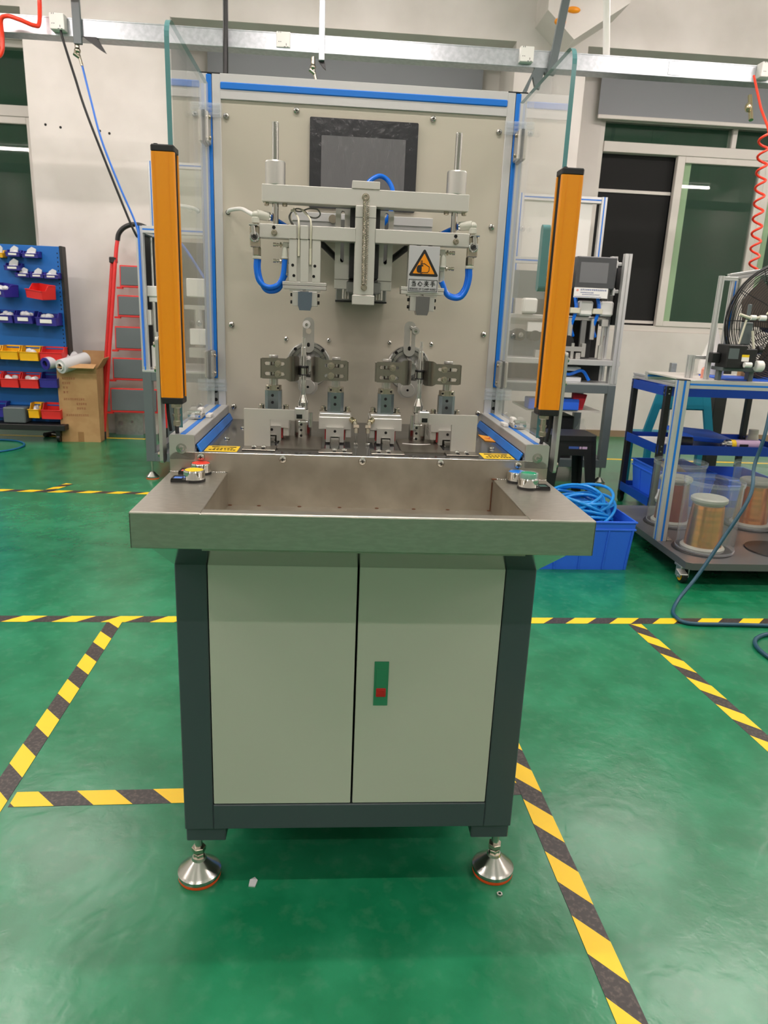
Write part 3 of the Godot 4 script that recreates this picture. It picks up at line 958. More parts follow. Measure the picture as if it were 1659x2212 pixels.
func guards(t: Node3D) -> void:
	for s in [-1.0, 1.0]:
		var x: float = s * 0.336
		# glass side panel: profile in (z, y)
		var p := [Vector2(-0.405, 1.006), Vector2(-0.036, 1.006), Vector2(-0.036, 1.640)]
		for i in 7:
			var a := PI / 2 * i / 6.0
			p.append(Vector2(-0.068 + 0.032 * cos(a), 1.640 + 0.032 * sin(a)))
		p.append(Vector2(-0.405, 1.672))
		var T := Transform3D(Basis(V(0, 0, 1), V(0, 1, 0), V(-1, 0, 0)), V(x + 0.004, 0, 0))
		var g := Geo.new()
		for xx in [x - 0.004, x + 0.004]:
			var id := Geometry2D.triangulate_polygon(PackedVector2Array(p))
			var nn := V(signf(xx - x), 0, 0)
			for i in range(0, id.size(), 3):
				g.tri(V(xx, p[id[i]].y, p[id[i]].x), V(xx, p[id[i + 1]].y, p[id[i + 1]].x), V(xx, p[id[i + 2]].y, p[id[i + 2]].x), nn, nn, nn)
		var gp := part("glass_guard", g, M.glass, t, "clear glass side guard with a rounded top front corner")
		# polished greenish edge
		g = Geo.new()
		for i in p.size() - 1:
			if i == 0:
				continue
			var a: Vector2 = p[i]
			var b: Vector2 = p[i + 1]
			var e := (b - a).normalized()
			g.quad(V(x - 0.004, a.y, a.x), V(x + 0.004, a.y, a.x), V(x + 0.004, b.y, b.x), V(x - 0.004, b.y, b.x), V(0, -e.x, e.y))
		part("glass_edge", g, M.glass_edge, gp)
		if s > 0:
			part("glass_pull", Geo.new().prism(rrect(-0.09, -0.072, 1.275, 1.392, 0.0088), 0.014, Transform3D(Basis(V(0, 0, 1), V(0, 1, 0), V(-1, 0, 0)), V(x - 0.003, 0, 0))), M.glass_edge, gp)
		# hinges: two plates with a dark rubber seam
		for y in [1.588, 1.095]:
			var h := part("glass_hinge", Geo.new().bb(s * 0.3475 - 0.0036, s * 0.3475 + 0.0036, y - 0.031, y + 0.031, -0.428, -0.385, 0.003), M.alu, t)
			part("hinge_plate", Geo.new().bb(s * 0.3345 - 0.0036, s * 0.3345 + 0.0036, y - 0.031, y + 0.031, -0.428, -0.385, 0.003), M.alu, h)
			part("hinge_seam", Geo.new().bb(s * 0.341 - 0.0029, s * 0.341 + 0.0029, y - 0.033, y + 0.031, -0.428, -0.387), M.black, h)
			for dy in [-0.02, 0.02]:
				bolt("hinge_bolt", h, V(s * 0.331, y + dy, -0.402), V(-s, 0, 0), 0.004, 0.004)
		# clear plastic catches bridging panel and upright
		for y in [1.628, 1.045]:
			var g2 := Geo.new()
			g2.bb(s * 0.307, s * 0.375, y - 0.014, y + 0.014, -0.428, -0.4265)
			for dy in [-0.009, 0.0, 0.009]:
				g2.bb(s * 0.311, s * 0.338, y + dy - 0.0025, y + dy + 0.0025, -0.4265, -0.417, 0.001)
				g2.bb(s * 0.346, s * 0.371, y + dy - 0.0025, y + dy + 0.0025, -0.4265, -0.417, 0.001)
			part("clear_catch", g2, M.acrylic, t)
		# latch block on the rail
		var lt := part("rail_latch", Geo.new().bb(s * 0.353, s * 0.325, 0.9985, 1.006, -0.235, -0.185, 0.002), M.alu, t)
		part("latch_drum", Geo.new().cyl(V(s * 0.352, 1.009, -0.19), V(s * 0.326, 1.009, -0.19), 0.008, 16, -1.0, 0.001), M.chrome, lt)
		part("latch_block", Geo.new().bb(s * 0.337, s * 0.326, 1.006, 1.019, -0.232, -0.21, 0.002).bb(s * 0.322, s * 0.311, 0.9985, 1.005, -0.25, -0.215, 0.001), M.white_plastic, lt)
		# light curtain
		var cx: float = s * 0.342
		var pr := [Vector2(-0.019, -0.0175), Vector2(0.019, -0.0175), Vector2(0.019, 0.006), Vector2(0.0165, 0.008)]
		var body := []
		# dark window faces inwards
		var inn: float = -s
		for e in [[-0.019, -0.0175], [0.019, -0.0175], [0.019, -0.0105], [0.0155, -0.0102], [0.0155, 0.0102], [0.019, 0.0105], [0.019, 0.0155], [0.017, 0.0175], [-0.017, 0.0175], [-0.019, 0.0155]]:
			body.append(Vector2(e[0] * inn, e[1]))
		var R := Transform3D(Basis(V(1, 0, 0), V(0, 0, 1), V(0, -1, 0)), V(cx, 1.4635, -0.0175))
		var lc := part("light_curtain", Geo.new().prism(body, 0.399, R), M.orange, t, "orange light curtain bar with a dark optical slot")
		part("front_rib", Geo.new().bb(cx - s * 0.0095, cx - s * 0.0085, 1.066, 1.463, -0.0002, 0.0004).bb(cx + s * 0.013, cx + s * 0.0138, 1.066, 1.463, -0.0002, 0.0004), M.orange, lc)
		part("optical_slot", Geo.new().bb(cx + inn * 0.015, cx + inn * 0.0172, 1.066, 1.463, -0.0276, -0.0074), M.hole, lc)
		for e in [[1.463, 1.4745], [1.053, 1.0655]]:
			part("end_cap", Geo.new().bb(cx - 0.0192, cx + 0.0192, e[0], e[1], -0.0352, 0.0002, 0.002), M.black, lc)
		part("cap_screw", Geo.new().cyl(V(cx - 0.012, 1.474, -0.008), V(cx - 0.012, 1.4762, -0.008), 0.0035, 10).cyl(V(cx + 0.012, 1.474, -0.026), V(cx + 0.012, 1.4762, -0.026), 0.0035, 10), M.black, lc)
		var kx: float = cx + inn * 0.004
		part("cable_connector", Geo.new().hex(V(kx, 1.053, -0.016), V(kx, 1.045, -0.016), 0.0095).cyl(V(kx, 1.045, -0.016), V(kx, 1.018, -0.016), 0.0056, 14).cyl(V(kx, 1.034, -0.016), V(kx, 1.03, -0.016), 0.0072, 14).hex(V(kx, 1.022, -0.016), V(kx, 1.012, -0.016), 0.0068), M.nickel, lc)
		part("curtain_cable", Geo.new().tube(spline([V(kx, 1.014, -0.016), V(kx, 1.005, -0.014), V(kx - inn * 0.001, 0.999, -0.02), V(kx - inn * 0.004, 0.993, -0.035)], 6), 0.0036, 10), M.black, lc)
		# flat aluminium bracket outside, rounded at the ends
		var br := part("curtain_bracket", Geo.new().prism(rrect(-0.034, -0.004, 0.944, 1.169, 0.006), 0.006, Transform3D(Basis(V(0, 0, 1), V(0, 1, 0), V(-1, 0, 0)), V(s * 0.3655 + 0.003, 0, 0))), M.alu, t)
		for y in [1.155, 1.112, 0.958]:
			bolt("bracket_bolt", br, V(s * 0.3685, y, -0.019), V(s, 0, 0), 0.005, 0.006)
		part("inner_cable", Geo.new().tube(spline([V(s * 0.357, 1.06, -0.03), V(s * 0.356, 1.03, -0.03), V(s * 0.353, 1.0, -0.032)], 6), 0.003, 8), M.black, lc)

func strokes(lines: Array, w: float, z: float, T: Transform3D) -> Geo:
	# polylines drawn as thin flat bars in the xy plane of T
	var g := Geo.new()
	for l in lines:
		for i in l.size() - 1:
			var a: Vector2 = l[i]
			var b: Vector2 = l[i + 1]
			var d := b - a
			var c := (a + b) * 0.5
			var q := Geo.new().box(V(c.x, c.y, z * 0.5), V(d.length() + w * 0.6, w, z), 0.0, Basis(Vector3.BACK, d.angle()))
			g.add(q, T)
	return g

func P2(a: Array) -> Array:
	var out := []
	for i in range(0, a.size(), 2):
		out.append(Vector2(a[i], a[i + 1]))
	return out

func letters(text: String, height: float, width: float, T: Transform3D) -> Geo:
	var tm := TextMesh.new()
	var f := SystemFont.new()
	f.font_names = PackedStringArray(["Droid Sans"])
	f.font_weight = 700
	tm.font = f
	tm.text = text
	tm.font_size = 32
	tm.pixel_size = 0.01
	tm.depth = 0.02
	var g := Geo.new()
	var ar := tm.get_mesh_arrays()
	var vs: PackedVector3Array = ar[Mesh.ARRAY_VERTEX]
	var ns: PackedVector3Array = ar[Mesh.ARRAY_NORMAL]
	var id: PackedInt32Array = ar[Mesh.ARRAY_INDEX] if ar[Mesh.ARRAY_INDEX] != null else PackedInt32Array(range(vs.size()))
	var lo := Vector3.ONE * 1e9
	var hi := -lo
	for e in vs:
		lo = lo.min(e)
		hi = hi.max(e)
	var sz := hi - lo
	var S := Transform3D(Basis.from_scale(V(width / sz.x, height / sz.y, 0.0004 / maxf(sz.z, 1e-6))), Vector3.ZERO)
	var o := Geo.new()
	for i in id:
		o.v.append(vs[i] - lo)
		o.n.append(ns[i])
	g.add(o, T * S)
	return g


func press(t: Node3D) -> void:
	# backing rail on the panel and the box under the slide
	var rl := part("backing_rail", extrusion(0.045, 0.045, 0.31, Transform3D(Basis(V(0, 1, 0), V(0, 0, 1), V(1, 0, 0)), V(-0.155, 1.4075, -0.4115))), M.profile, t)
	part("rail_bolt", Geo.new().lathe(V(-0.066, 1.418, -0.389), V(0, 0, 1), [[0, 0], [0.009, 0], [0.009, 0.003], [0, 0.003]], 16), M.nickel, rl)
	var bx := part("slide_base", Geo.new().bb(-0.056, 0.0555, 1.246, 1.415, -0.433, -0.345, 0.002), M.alu_dark, t)
	part("slide_base_lip", Geo.new().bb(-0.057, 0.0565, 1.2445, 1.248, -0.433, -0.343, 0.0005), M.black, bx)
	part("slide_stop", Geo.new().cyl(V(-0.035, 1.27, -0.29), V(-0.035, 1.25, -0.29), 0.008).cyl(V(0.036, 1.27, -0.29), V(0.036, 1.25, -0.29), 0.008), M.steel, bx)
	part("slide_block", Geo.new().bb(-0.03, 0.03, 1.29, 1.43, -0.345, -0.235, 0.002), M.black, bx)
	part("slide_pad", Geo.new().bb(-0.034, 0.037, 1.262, 1.285, -0.34, -0.25, 0.002), M.alu_dark, bx)
	for s in [-1.0, 1.0]:
		var cx: float = -0.0445 if s < 0 else 0.0445
		var pl := rrect(cx - 0.0148, cx + 0.0148, 1.2885, 1.424, 0.0005, 1)
		var sl := rrect(cx - 0.0038, cx + 0.0038, 1.321, 1.42, 0.0037)
		var b := part("slotted_side_plate", Geo.new().prism(pl, 0.012, xf(V(0, 0, -0.272)), [sl]), M.alu_plate, t)
		part("plate_foot", Geo.new().bb(cx - 0.0148, cx + 0.0148, 1.269, 1.2878, -0.272, -0.26, 0.001), M.alu_plate, b)
	# central column with cap and foot block
	var col := part("centre_column", Geo.new().bb(-0.0205, 0.0195, 1.2575, 1.4235, -0.225, -0.196, 0.0012), M.alu_plate, t)
	part("column_cap", Geo.new().bb(-0.0285, 0.0255, 1.4545, 1.4685, -0.245, -0.203, 0.001), M.alu_plate, col)
	part("column_foot", Geo.new().bb(-0.0228, 0.0215, 1.2385, 1.257, -0.23, -0.193, 0.001), M.alu_plate, col)
	part("column_seam", Geo.new().bb(-0.0207, 0.0197, 1.4015, 1.4022, -0.2253, -0.1957), M.black, col)
	# upper crossbar
	var ub := part("upper_crossbar", Geo.new().bb(-0.202, 0.202, 1.4235, 1.4545, -0.245, -0.2045, 0.0012), M.alu_plate, t)
	for s in [-1.0, 1.0]:
		var x: float = s * 0.1775
		var gr := part("guide_rod", Geo.new().cyl(V(x, 1.372, -0.224), V(x, 1.5665, -0.224), 0.0064, 24, -1.0, 0.001), M.chrome, t)
		part("bearing_sleeve", Geo.new().lathe(V(x, 1.4545, -0.224), Vector3.UP, [[0, 0], [0.0192, 0], [0.0195, 0.001], [0.0195, 0.041], [0.018, 0.0435], [0.0075, 0.0435], [0.0072, 0.040], [0, 0.04]], 40), M.alu, gr)
		for dx in [-0.017, 0.0185]:
			bolt("sleeve_bolt", gr, V(x + dx, 1.4235, -0.222), V(0, -1, 0), 0.005, 0.006)
	bolt("spring_bolt", ub, V(-0.0015, 1.4395, -0.2045), V(0, 0, 1), 0.0058, 0.006, 0.0075)
	bolt("spring_bolt", col, V(0.0, 1.2715, -0.196), V(0, 0, 1), 0.0052, 0.006, 0.0065)
	# tension spring
	var hp := []
	var turns := 62
	for i in turns * 9 + 1:
		var a := TAU * i / 9.0
		var f := float(i) / (turns * 9)
		hp.append(V(-0.0035 + 0.0015 * f + cos(a) * 0.0034, 1.4345 - f * 0.158, -0.1885 + sin(a) * 0.0034))
	part("tension_spring", Geo.new().tube(hp, 0.00085, 5), M.nickel, ub)
	part("spring_core", Geo.new().cyl(V(-0.0035, 1.434, -0.1885), V(-0.002, 1.277, -0.1885), 0.0022, 8), M.nickel, ub)
	var hp2 := []
	for i in 46 * 7 + 1:
		var a := TAU * i / 7.0
		var f := float(i) / (46 * 7)
		hp2.append(V(0.0036 + cos(a) * 0.0024, 1.433 - f * 0.155, -0.1915 + sin(a) * 0.0024))
	part("return_spring", Geo.new().tube(hp2, 0.0006, 4), M.nickel, ub)
	# lower crossbars
	var lb := part("lower_crossbar", Geo.new().bb(-0.206, -0.1345, 1.3565, 1.382, -0.228, -0.1945, 0.001).bb(-0.127, -0.1115, 1.3565, 1.382, -0.228, -0.1945, 0.001).bb(-0.104, -0.019, 1.3565, 1.382, -0.228, -0.1945, 0.001).bb(-0.2, -0.03, 1.358, 1.3805, -0.228, -0.2005), M.alu_plate, t)
	var rb := part("lower_crossbar", Geo.new().bb(0.019, 0.206, 1.3565, 1.382, -0.228, -0.1945, 0.001), M.alu_plate, t)
	for e in [[lb, -0.178], [rb, 0.178]]:
		part("pin_hole", Geo.new().cyl(V(e[1], 1.3757, -0.1946), V(e[1], 1.3757, -0.194), 0.0034, 16), M.hole, e[0])
		bolt("clamp_bolt", e[0], V(e[1] + 0.0008, 1.3657, -0.1945), V(0, 0, 1), 0.0045, 0.005, 0.006)
	# air cylinders
	for s in [-1.0, 1.0]:
		var c: float = s * 0.118
		var g := Geo.new()
		for e in [[-0.031, -0.0155], [-0.0085, 0.0075], [0.0145, 0.031]]:
			g.bb(c + e[0], c + e[1], 1.277, 1.3563, -0.228, -0.196, 0.0008)
		g.bb(c - 0.030, c + 0.030, 1.2775, 1.356, -0.2275, -0.203)
		var cy := part("air_cylinder", g, M.alu_plate, t)
		if s < 0:
			var hg := Geo.new()
			for e in [[-0.0235, 1.308], [-0.021, 1.2885], [0.020, 1.308], [0.018, 1.2885]]:
				hg.cyl(V(c + e[0], e[1], -0.1961), V(c + e[0], e[1], -0.1955), 0.0029, 14)
			part("mounting_hole", hg, M.hole, cy)
			for e in [[-0.012, 1.325, 1.356], [0.011, 1.31, 1.34]]:
				part("reed_sensor", Geo.new().bb(c + e[0] - 0.0022, c + e[0] + 0.0022, e[1], e[2], -0.203, -0.1975, 0.0006), M.ivory, cy)
			# sensor leads and their tie
			part("sensor_lead", Geo.new().tube(spline([V(c - 0.012, 1.355, -0.2), V(c - 0.012, 1.383, -0.196), V(c - 0.014, 1.396, -0.206), V(c - 0.021, 1.408, -0.226), V(c - 0.024, 1.416, -0.235)], 8), 0.0019, 8), M.ivory, cy)
			part("sensor_lead", Geo.new().tube(spline([V(c + 0.011, 1.335, -0.2), V(c + 0.0115, 1.384, -0.196), V(c + 0.008, 1.397, -0.206), V(c - 0.002, 1.409, -0.226), V(c - 0.008, 1.415, -0.235)], 8), 0.0019, 8), M.ivory, cy)
			part("sensor_lead", Geo.new().tube(spline([V(c - 0.026, 1.414, -0.236), V(c - 0.012, 1.412, -0.24), V(c + 0.006, 1.419, -0.244), V(c + 0.022, 1.418, -0.244), V(c + 0.028, 1.409, -0.244), V(c + 0.02, 1.402, -0.244), V(c + 0.006, 1.404, -0.243), V(c - 0.003, 1.413, -0.24), V(c - 0.018, 1.417, -0.24), V(c - 0.03, 1.41, -0.244), V(c - 0.032, 1.398, -0.246), V(c - 0.024, 1.386, -0.25), V(c - 0.012, 1.374, -0.26)], 7), 0.0015, 7), M.cable_grey, cy)
			part("sensor_lead", Geo.new().tube(spline([V(c - 0.027, 1.412, -0.238), V(c - 0.034, 1.402, -0.246), V(c - 0.028, 1.388, -0.25), V(c - 0.016, 1.374, -0.262)], 7), 0.0015, 7), M.cable_grey, cy)
			part("cable_tie", Geo.new().box(V(c - 0.0275, 1.4125, -0.237), V(0.006, 0.0045, 0.006), 0.001), M.ivory, cy)
		# flange, jaw block and pressing blade
		var fl := part("cylinder_flange", Geo.new().bb(c - 0.0435, c + 0.0435, 1.2705, 1.277, -0.234, -0.196, 0.0006).bb(c - 0.043, c + 0.043, 1.2632, 1.2698, -0.234, -0.1962, 0.0006), M.alu_plate if s > 0 else M.alu, cy)
		var jw := part("jaw_block", Geo.new().bb(c - 0.024, c - 0.008, 1.231, 1.2595, -0.228, -0.197, 0.0008).bb(c + 0.008, c + 0.0255, 1.231, 1.2595, -0.228, -0.197, 0.0008).bb(c - 0.03, c - 0.003, 1.2595, 1.2632, -0.228, -0.199).bb(c + 0.003, c + 0.031, 1.2595, 1.2632, -0.228, -0.199).bb(c - 0.02, c + 0.02, 1.24, 1.262, -0.226, -0.204), M.alu, cy)
		var bg := Geo.new()
		for y in [1.2525, 1.2385]:
			cap_screw(bg, V(c - 0.024, y, -0.212), V(-1, 0, 0), 0.0034, 0.0045)
			cap_screw(bg, V(c + 0.0255, y, -0.212), V(1, 0, 0), 0.0034, 0.0045)
		part("set_screw", bg, M.black, jw)
		part("pressing_blade", Geo.new().prism([Vector2(c - 0.0125, 1.2585), Vector2(c - 0.0125, 1.2315), Vector2(c - 0.0095, 1.223), Vector2(c + 0.0115, 1.223), Vector2(c + 0.0145, 1.2315), Vector2(c + 0.0155, 1.2585)], 0.0335, xf(V(0, 0, -0.2265))).bb(c + 0.0012, c + 0.0018, 1.224, 1.258, -0.1931, -0.1927), mat(rgb(126, 142, 160), 0.2, 1.0) if s < 0 else mat(rgb(140, 141, 143), 0.22, 1.0), jw)
		air_fittings(t, cy, s, c)
	warning_sign(t)
	# black hoses from the cylinders back to the slide, blue tube over the top
	for s in [-1.0, 1.0]:
		var hz := part("black_hose", Geo.new().tube(spline([V(s * 0.092, 1.358, -0.232), V(s * 0.075, 1.345, -0.25), V(s * 0.05, 1.325, -0.29), V(s * 0.03, 1.305, -0.32)], 8), 0.0062, 12), M.black, t)
		part("blue_feed_tube", Geo.new().tube(spline([V(s * 0.19, 1.399, -0.232), V(s * 0.165, 1.388, -0.262), V(s * 0.145, 1.378, -0.28), V(s * 0.11, 1.366, -0.3)], 8), 0.0055, 10), M.blue_tube, hz)
		part("black_sleeve", Geo.new().tube(spline([V(s * 0.158, 1.385, -0.268), V(s * 0.138, 1.375, -0.284), V(s * 0.11, 1.366, -0.3)], 8), 0.0066, 10), M.black, hz)
	part("blue_arc_tube", Geo.new().tube(spline([V(-0.004, 1.46, -0.29), V(0.008, 1.4835, -0.3), V(0.03, 1.4965, -0.31), V(0.049, 1.487, -0.31), V(0.058, 1.462, -0.3), V(0.052, 1.42, -0.29), V(0.03, 1.39, -0.285), V(0.02, 1.37, -0.285)], 9), 0.0048, 12), M.blue_tube, t)


func air_fittings(t: Node3D, cy: Node3D, s: float, c: float) -> void:
	var Q := func(x: float, y: float, z: float) -> Vector3:
		return V(s * x, y, z)
	var dx := 0.0 if s < 0 else -0.0005
	# ball valve hanging at the end of the lower crossbar
	var vx := 0.2152 + dx
	var bv := part("ball_valve", Geo.new().box(Q.call(vx, 1.3575, -0.207), V(0.0195, 0.0385, 0.02), 0.002), M.nickel, t)
	part("valve_lever", Geo.new().cyl(Q.call(vx, 1.357, -0.197), Q.call(vx, 1.357, -0.1905), 0.0095, 20, -1.0, 0.001).box(Q.call(vx + 0.0015, 1.366, -0.1895), V(0.007, 0.022, 0.004), 0.001, Basis(Vector3.BACK, 0.12)).box(Q.call(vx + 0.0015, 1.378, -0.194), V(0.018, 0.0035, 0.012), 0.001), M.chrome, bv)
	part("valve_spindle", Geo.new().cyl(Q.call(vx, 1.357, -0.19), Q.call(vx, 1.357, -0.1865), 0.004, 12).ring(Q.call(vx, 1.357, -0.1904), V(0, 0, 1), 0.0048, 0.0062, 0.0006, 16), M.black, bv)
	part("valve_nut", Geo.new().hex(Q.call(vx - 0.003, 1.339, -0.207), Q.call(vx - 0.003, 1.322, -0.207), 0.0082, 0.4), M.nickel, bv)
	part("valve_collar", Geo.new().cyl(Q.call(vx - 0.003, 1.3225, -0.207), Q.call(vx - 0.003, 1.3165, -0.207), 0.0085, 18, -1.0, 0.001), M.grey_plastic, bv)
	part("valve_neck", Geo.new().cyl(Q.call(vx - 0.001, 1.376, -0.209), Q.call(vx - 0.001, 1.385, -0.209), 0.005, 14), M.nickel, bv)
	# plastic elbow on top, turned back inwards
	part("elbow_fitting", Geo.new().cyl(Q.call(vx - 0.001, 1.383, -0.209), Q.call(vx - 0.001, 1.394, -0.209), 0.0078, 18, -1.0, 0.001).ball(Q.call(vx - 0.001, 1.398, -0.2095), V(0.0078, 0.0078, 0.0078), 12).cyl(Q.call(vx - 0.003, 1.399, -0.21), Q.call(vx - 0.024, 1.3975, -0.22), 0.0088, 18, -1.0, 0.001), M.grey_plastic, bv)
	part("elbow_ring", Geo.new().cyl(Q.call(vx - 0.0235, 1.3975, -0.22), Q.call(vx - 0.0268, 1.3973, -0.2215), 0.0082, 18), M.chrome, bv)
	# speed controllers screwed into the cylinder's side
	for i in 2:
		var y: float = [1.3455, 1.3155][i]
		var fx := 0.1553
		var fc := part("speed_controller", Geo.new().cyl(Q.call(0.149, y, -0.212), Q.call(0.1605, y, -0.212), 0.0052, 14).box(Q.call(fx + 0.001, y, -0.212), V(0.0105, 0.0105, 0.0115), 0.001), M.grey_plastic, cy)
		part("adjusting_screw", Geo.new().cyl(Q.call(0.16, y, -0.212), Q.call(0.178, y, -0.212), 0.0021, 10).hex(Q.call(0.1645, y, -0.212), Q.call(0.1675, y, -0.212), 0.0055).cyl(Q.call(0.1705, y, -0.212), Q.call(0.1735, y, -0.212), 0.0033, 12).cyl(Q.call(0.1752, y, -0.212), Q.call(0.181, y, -0.212), 0.0037, 12), M.nickel, fc)
		var yb: float = [1.319, 1.289][i] if s < 0 else [1.316, 1.287][i]
		var z: float = -0.205 if i == 0 else -0.214
		part("push_in_sleeve", Geo.new().lathe(Q.call(fx + 0.002 - i * 0.0, y - 0.004, z), V(0, -1, 0), [[0, 0], [0.0046, 0], [0.0056, 0.006], [0.0062, 0.018], [0.0062, y - 0.004 - yb - 0.0035], [0.0058, y - 0.004 - yb], [0, y - 0.004 - yb]], 16), M.grey_plastic, fc)
		part("release_ring", Geo.new().ring(Q.call(fx + 0.002, yb + 0.0035, z), V(0, -1, 0), 0.005, 0.0066, 0.0016, 18), M.white_plastic, fc)
	# two blue tubes looping down
	for i in 2:
		var a := vx - 0.003 + (0.0006 if i == 0 else -0.0026)
		var z: float = -0.205 if i == 0 else -0.212
		var lo: float = [1.2645, 1.2575][i] if s < 0 else [1.259, 1.262][i]
		var end := V(0.1575, 1.3185, z) if s < 0 and i == 0 else V(0.1565, 1.29, z)
		part("blue_air_tube", Geo.new().tube(spline([Q.call(a, 1.3175, z), Q.call(a + 0.0008, 1.3, z), Q.call(a - 0.003, 1.28, z), Q.call(a - 0.0125, lo + 0.004, z), Q.call((a + end.x) / 2.0 + 0.001, lo, z), Q.call(end.x + 0.013, lo + 0.006, z), Q.call(end.x + 0.0035, minf(1.288, end.y - 0.006), z), Q.call(end.x, end.y, z)], 8), 0.0052, 12), M.blue_tube, bv)


func warning_sign(t: Node3D) -> void:
	# warning plate fixed over the right-hand cylinder
	var pl := part("warning_plate", Geo.new().bb(0.0872, 0.1482, 1.267, 1.3545, -0.1945, -0.1925, 0.0003), mat(rgb(198, 199, 202), 0.4, 0.4), t, "aluminium warning plate with a hand-pinching triangle and text")
	var T := xf(V(0, 0, -0.1925))
	var tri := func(cx: float, cy: float, r: float, rnd: float) -> Array:
		var o := []
		for i in 3:
			var a := PI / 2 + TAU * i / 3
			var c := Vector2(cx + cos(a) * (r - 2 * rnd), cy + sin(a) * (r - 2 * rnd))
			for j in 5:
				var b := a - PI / 3 + TAU / 3 * j / 4.0
				o.append(c + Vector2(cos(b), sin(b)) * rnd)
		return o
	part("triangle_border", Geo.new().prism(tri.call(0.1178, 1.3155, 0.0352, 0.0025), 0.0003, T), M.ink, pl)
	part("triangle_face", Geo.new().prism(tri.call(0.1178, 1.3155, 0.0255, 0.0006), 0.0005, T), M.orange, pl)
	# hand caught in a press: solid half and outlined half
	var g := Geo.new()
	g.prism(P2([0.1035, 1.3125, 0.1045, 1.3165, 0.1065, 1.3185, 0.1125, 1.3195, 0.1165, 1.319, 0.1165, 1.317, 0.1135, 1.3165, 0.1135, 1.3058, 0.1115, 1.3042, 0.106, 1.3045, 0.1038, 1.3075]), 0.0007, T)
	g.add(strokes([P2([0.1165, 1.3215, 0.1185, 1.322, 0.124, 1.3185, 0.1285, 1.316, 0.1285, 1.309, 0.1255, 1.3052, 0.1135, 1.305]), P2([0.1165, 1.3215, 0.1122, 1.3212]), P2([0.1117, 1.3275, 0.1117, 1.3195]), P2([0.1139, 1.3275, 0.1139, 1.3195]), P2([0.1117, 1.3045, 0.1117, 1.3022]), P2([0.1139, 1.3045, 0.1139, 1.3022])], 0.0014, 0.0007, T), Transform3D.IDENTITY)
	part("hand_symbol", g, M.ink, pl)
	# boxed caption
	var fr := Geo.new()
	for e in [[0.0888, 0.1466, 1.2905, 1.2916], [0.0888, 0.1466, 1.2688, 1.2699], [0.0888, 0.0898, 1.2688, 1.2916], [0.1456, 0.1466, 1.2688, 1.2916]]:
		fr.bb(e[0], e[1], e[2], e[3], -0.1926, -0.1922)
	part("caption_frame", fr, M.ink, pl)
	var hz := [
		[[50, 98, 50, 58], [24, 90, 36, 68], [76, 90, 64, 68], [14, 57, 84, 57], [84, 57, 84, 4], [22, 32, 84, 32], [14, 6, 84, 6]],
		[[18, 56, 6, 24], [30, 72, 30, 18, 38, 8, 66, 8, 73, 28], [44, 84, 56, 62], [74, 66, 94, 36]],
		[[14, 80, 86, 80], [27, 68, 36, 50], [73, 68, 64, 50], [6, 42, 94, 42], [50, 98, 50, 42], [50, 42, 40, 20, 8, 2], [50, 42, 61, 20, 94, 2]],
		[[76, 94, 20, 86], [18, 63, 82, 63], [5, 38, 95, 38], [50, 88, 50, 6, 34, 12]]]
	var cg := Geo.new()
	for i in 4:
		var S := Transform3D(Basis.from_scale(V(0.000103, 0.000112, 1.0)), V(0.0938 + i * 0.0128, 1.2785, -0.1925))
		var ls := []
		for e in hz[i]:
			var l := []
			for q in P2(e):
				l.append(Vector2(S.origin.x + q.x * 0.000103, S.origin.y + q.y * 0.000112))
			ls.append(l)
		cg.add(strokes(ls, 0.00125, 0.0005, T), Transform3D.IDENTITY)
	part("caption_characters", cg, M.ink, pl)
	part("caption_text", letters("BEWARE OF CLAMP HAND", 0.0042, 0.0525, xf(V(0.0913, 1.2714, -0.1925))), M.ink, pl)


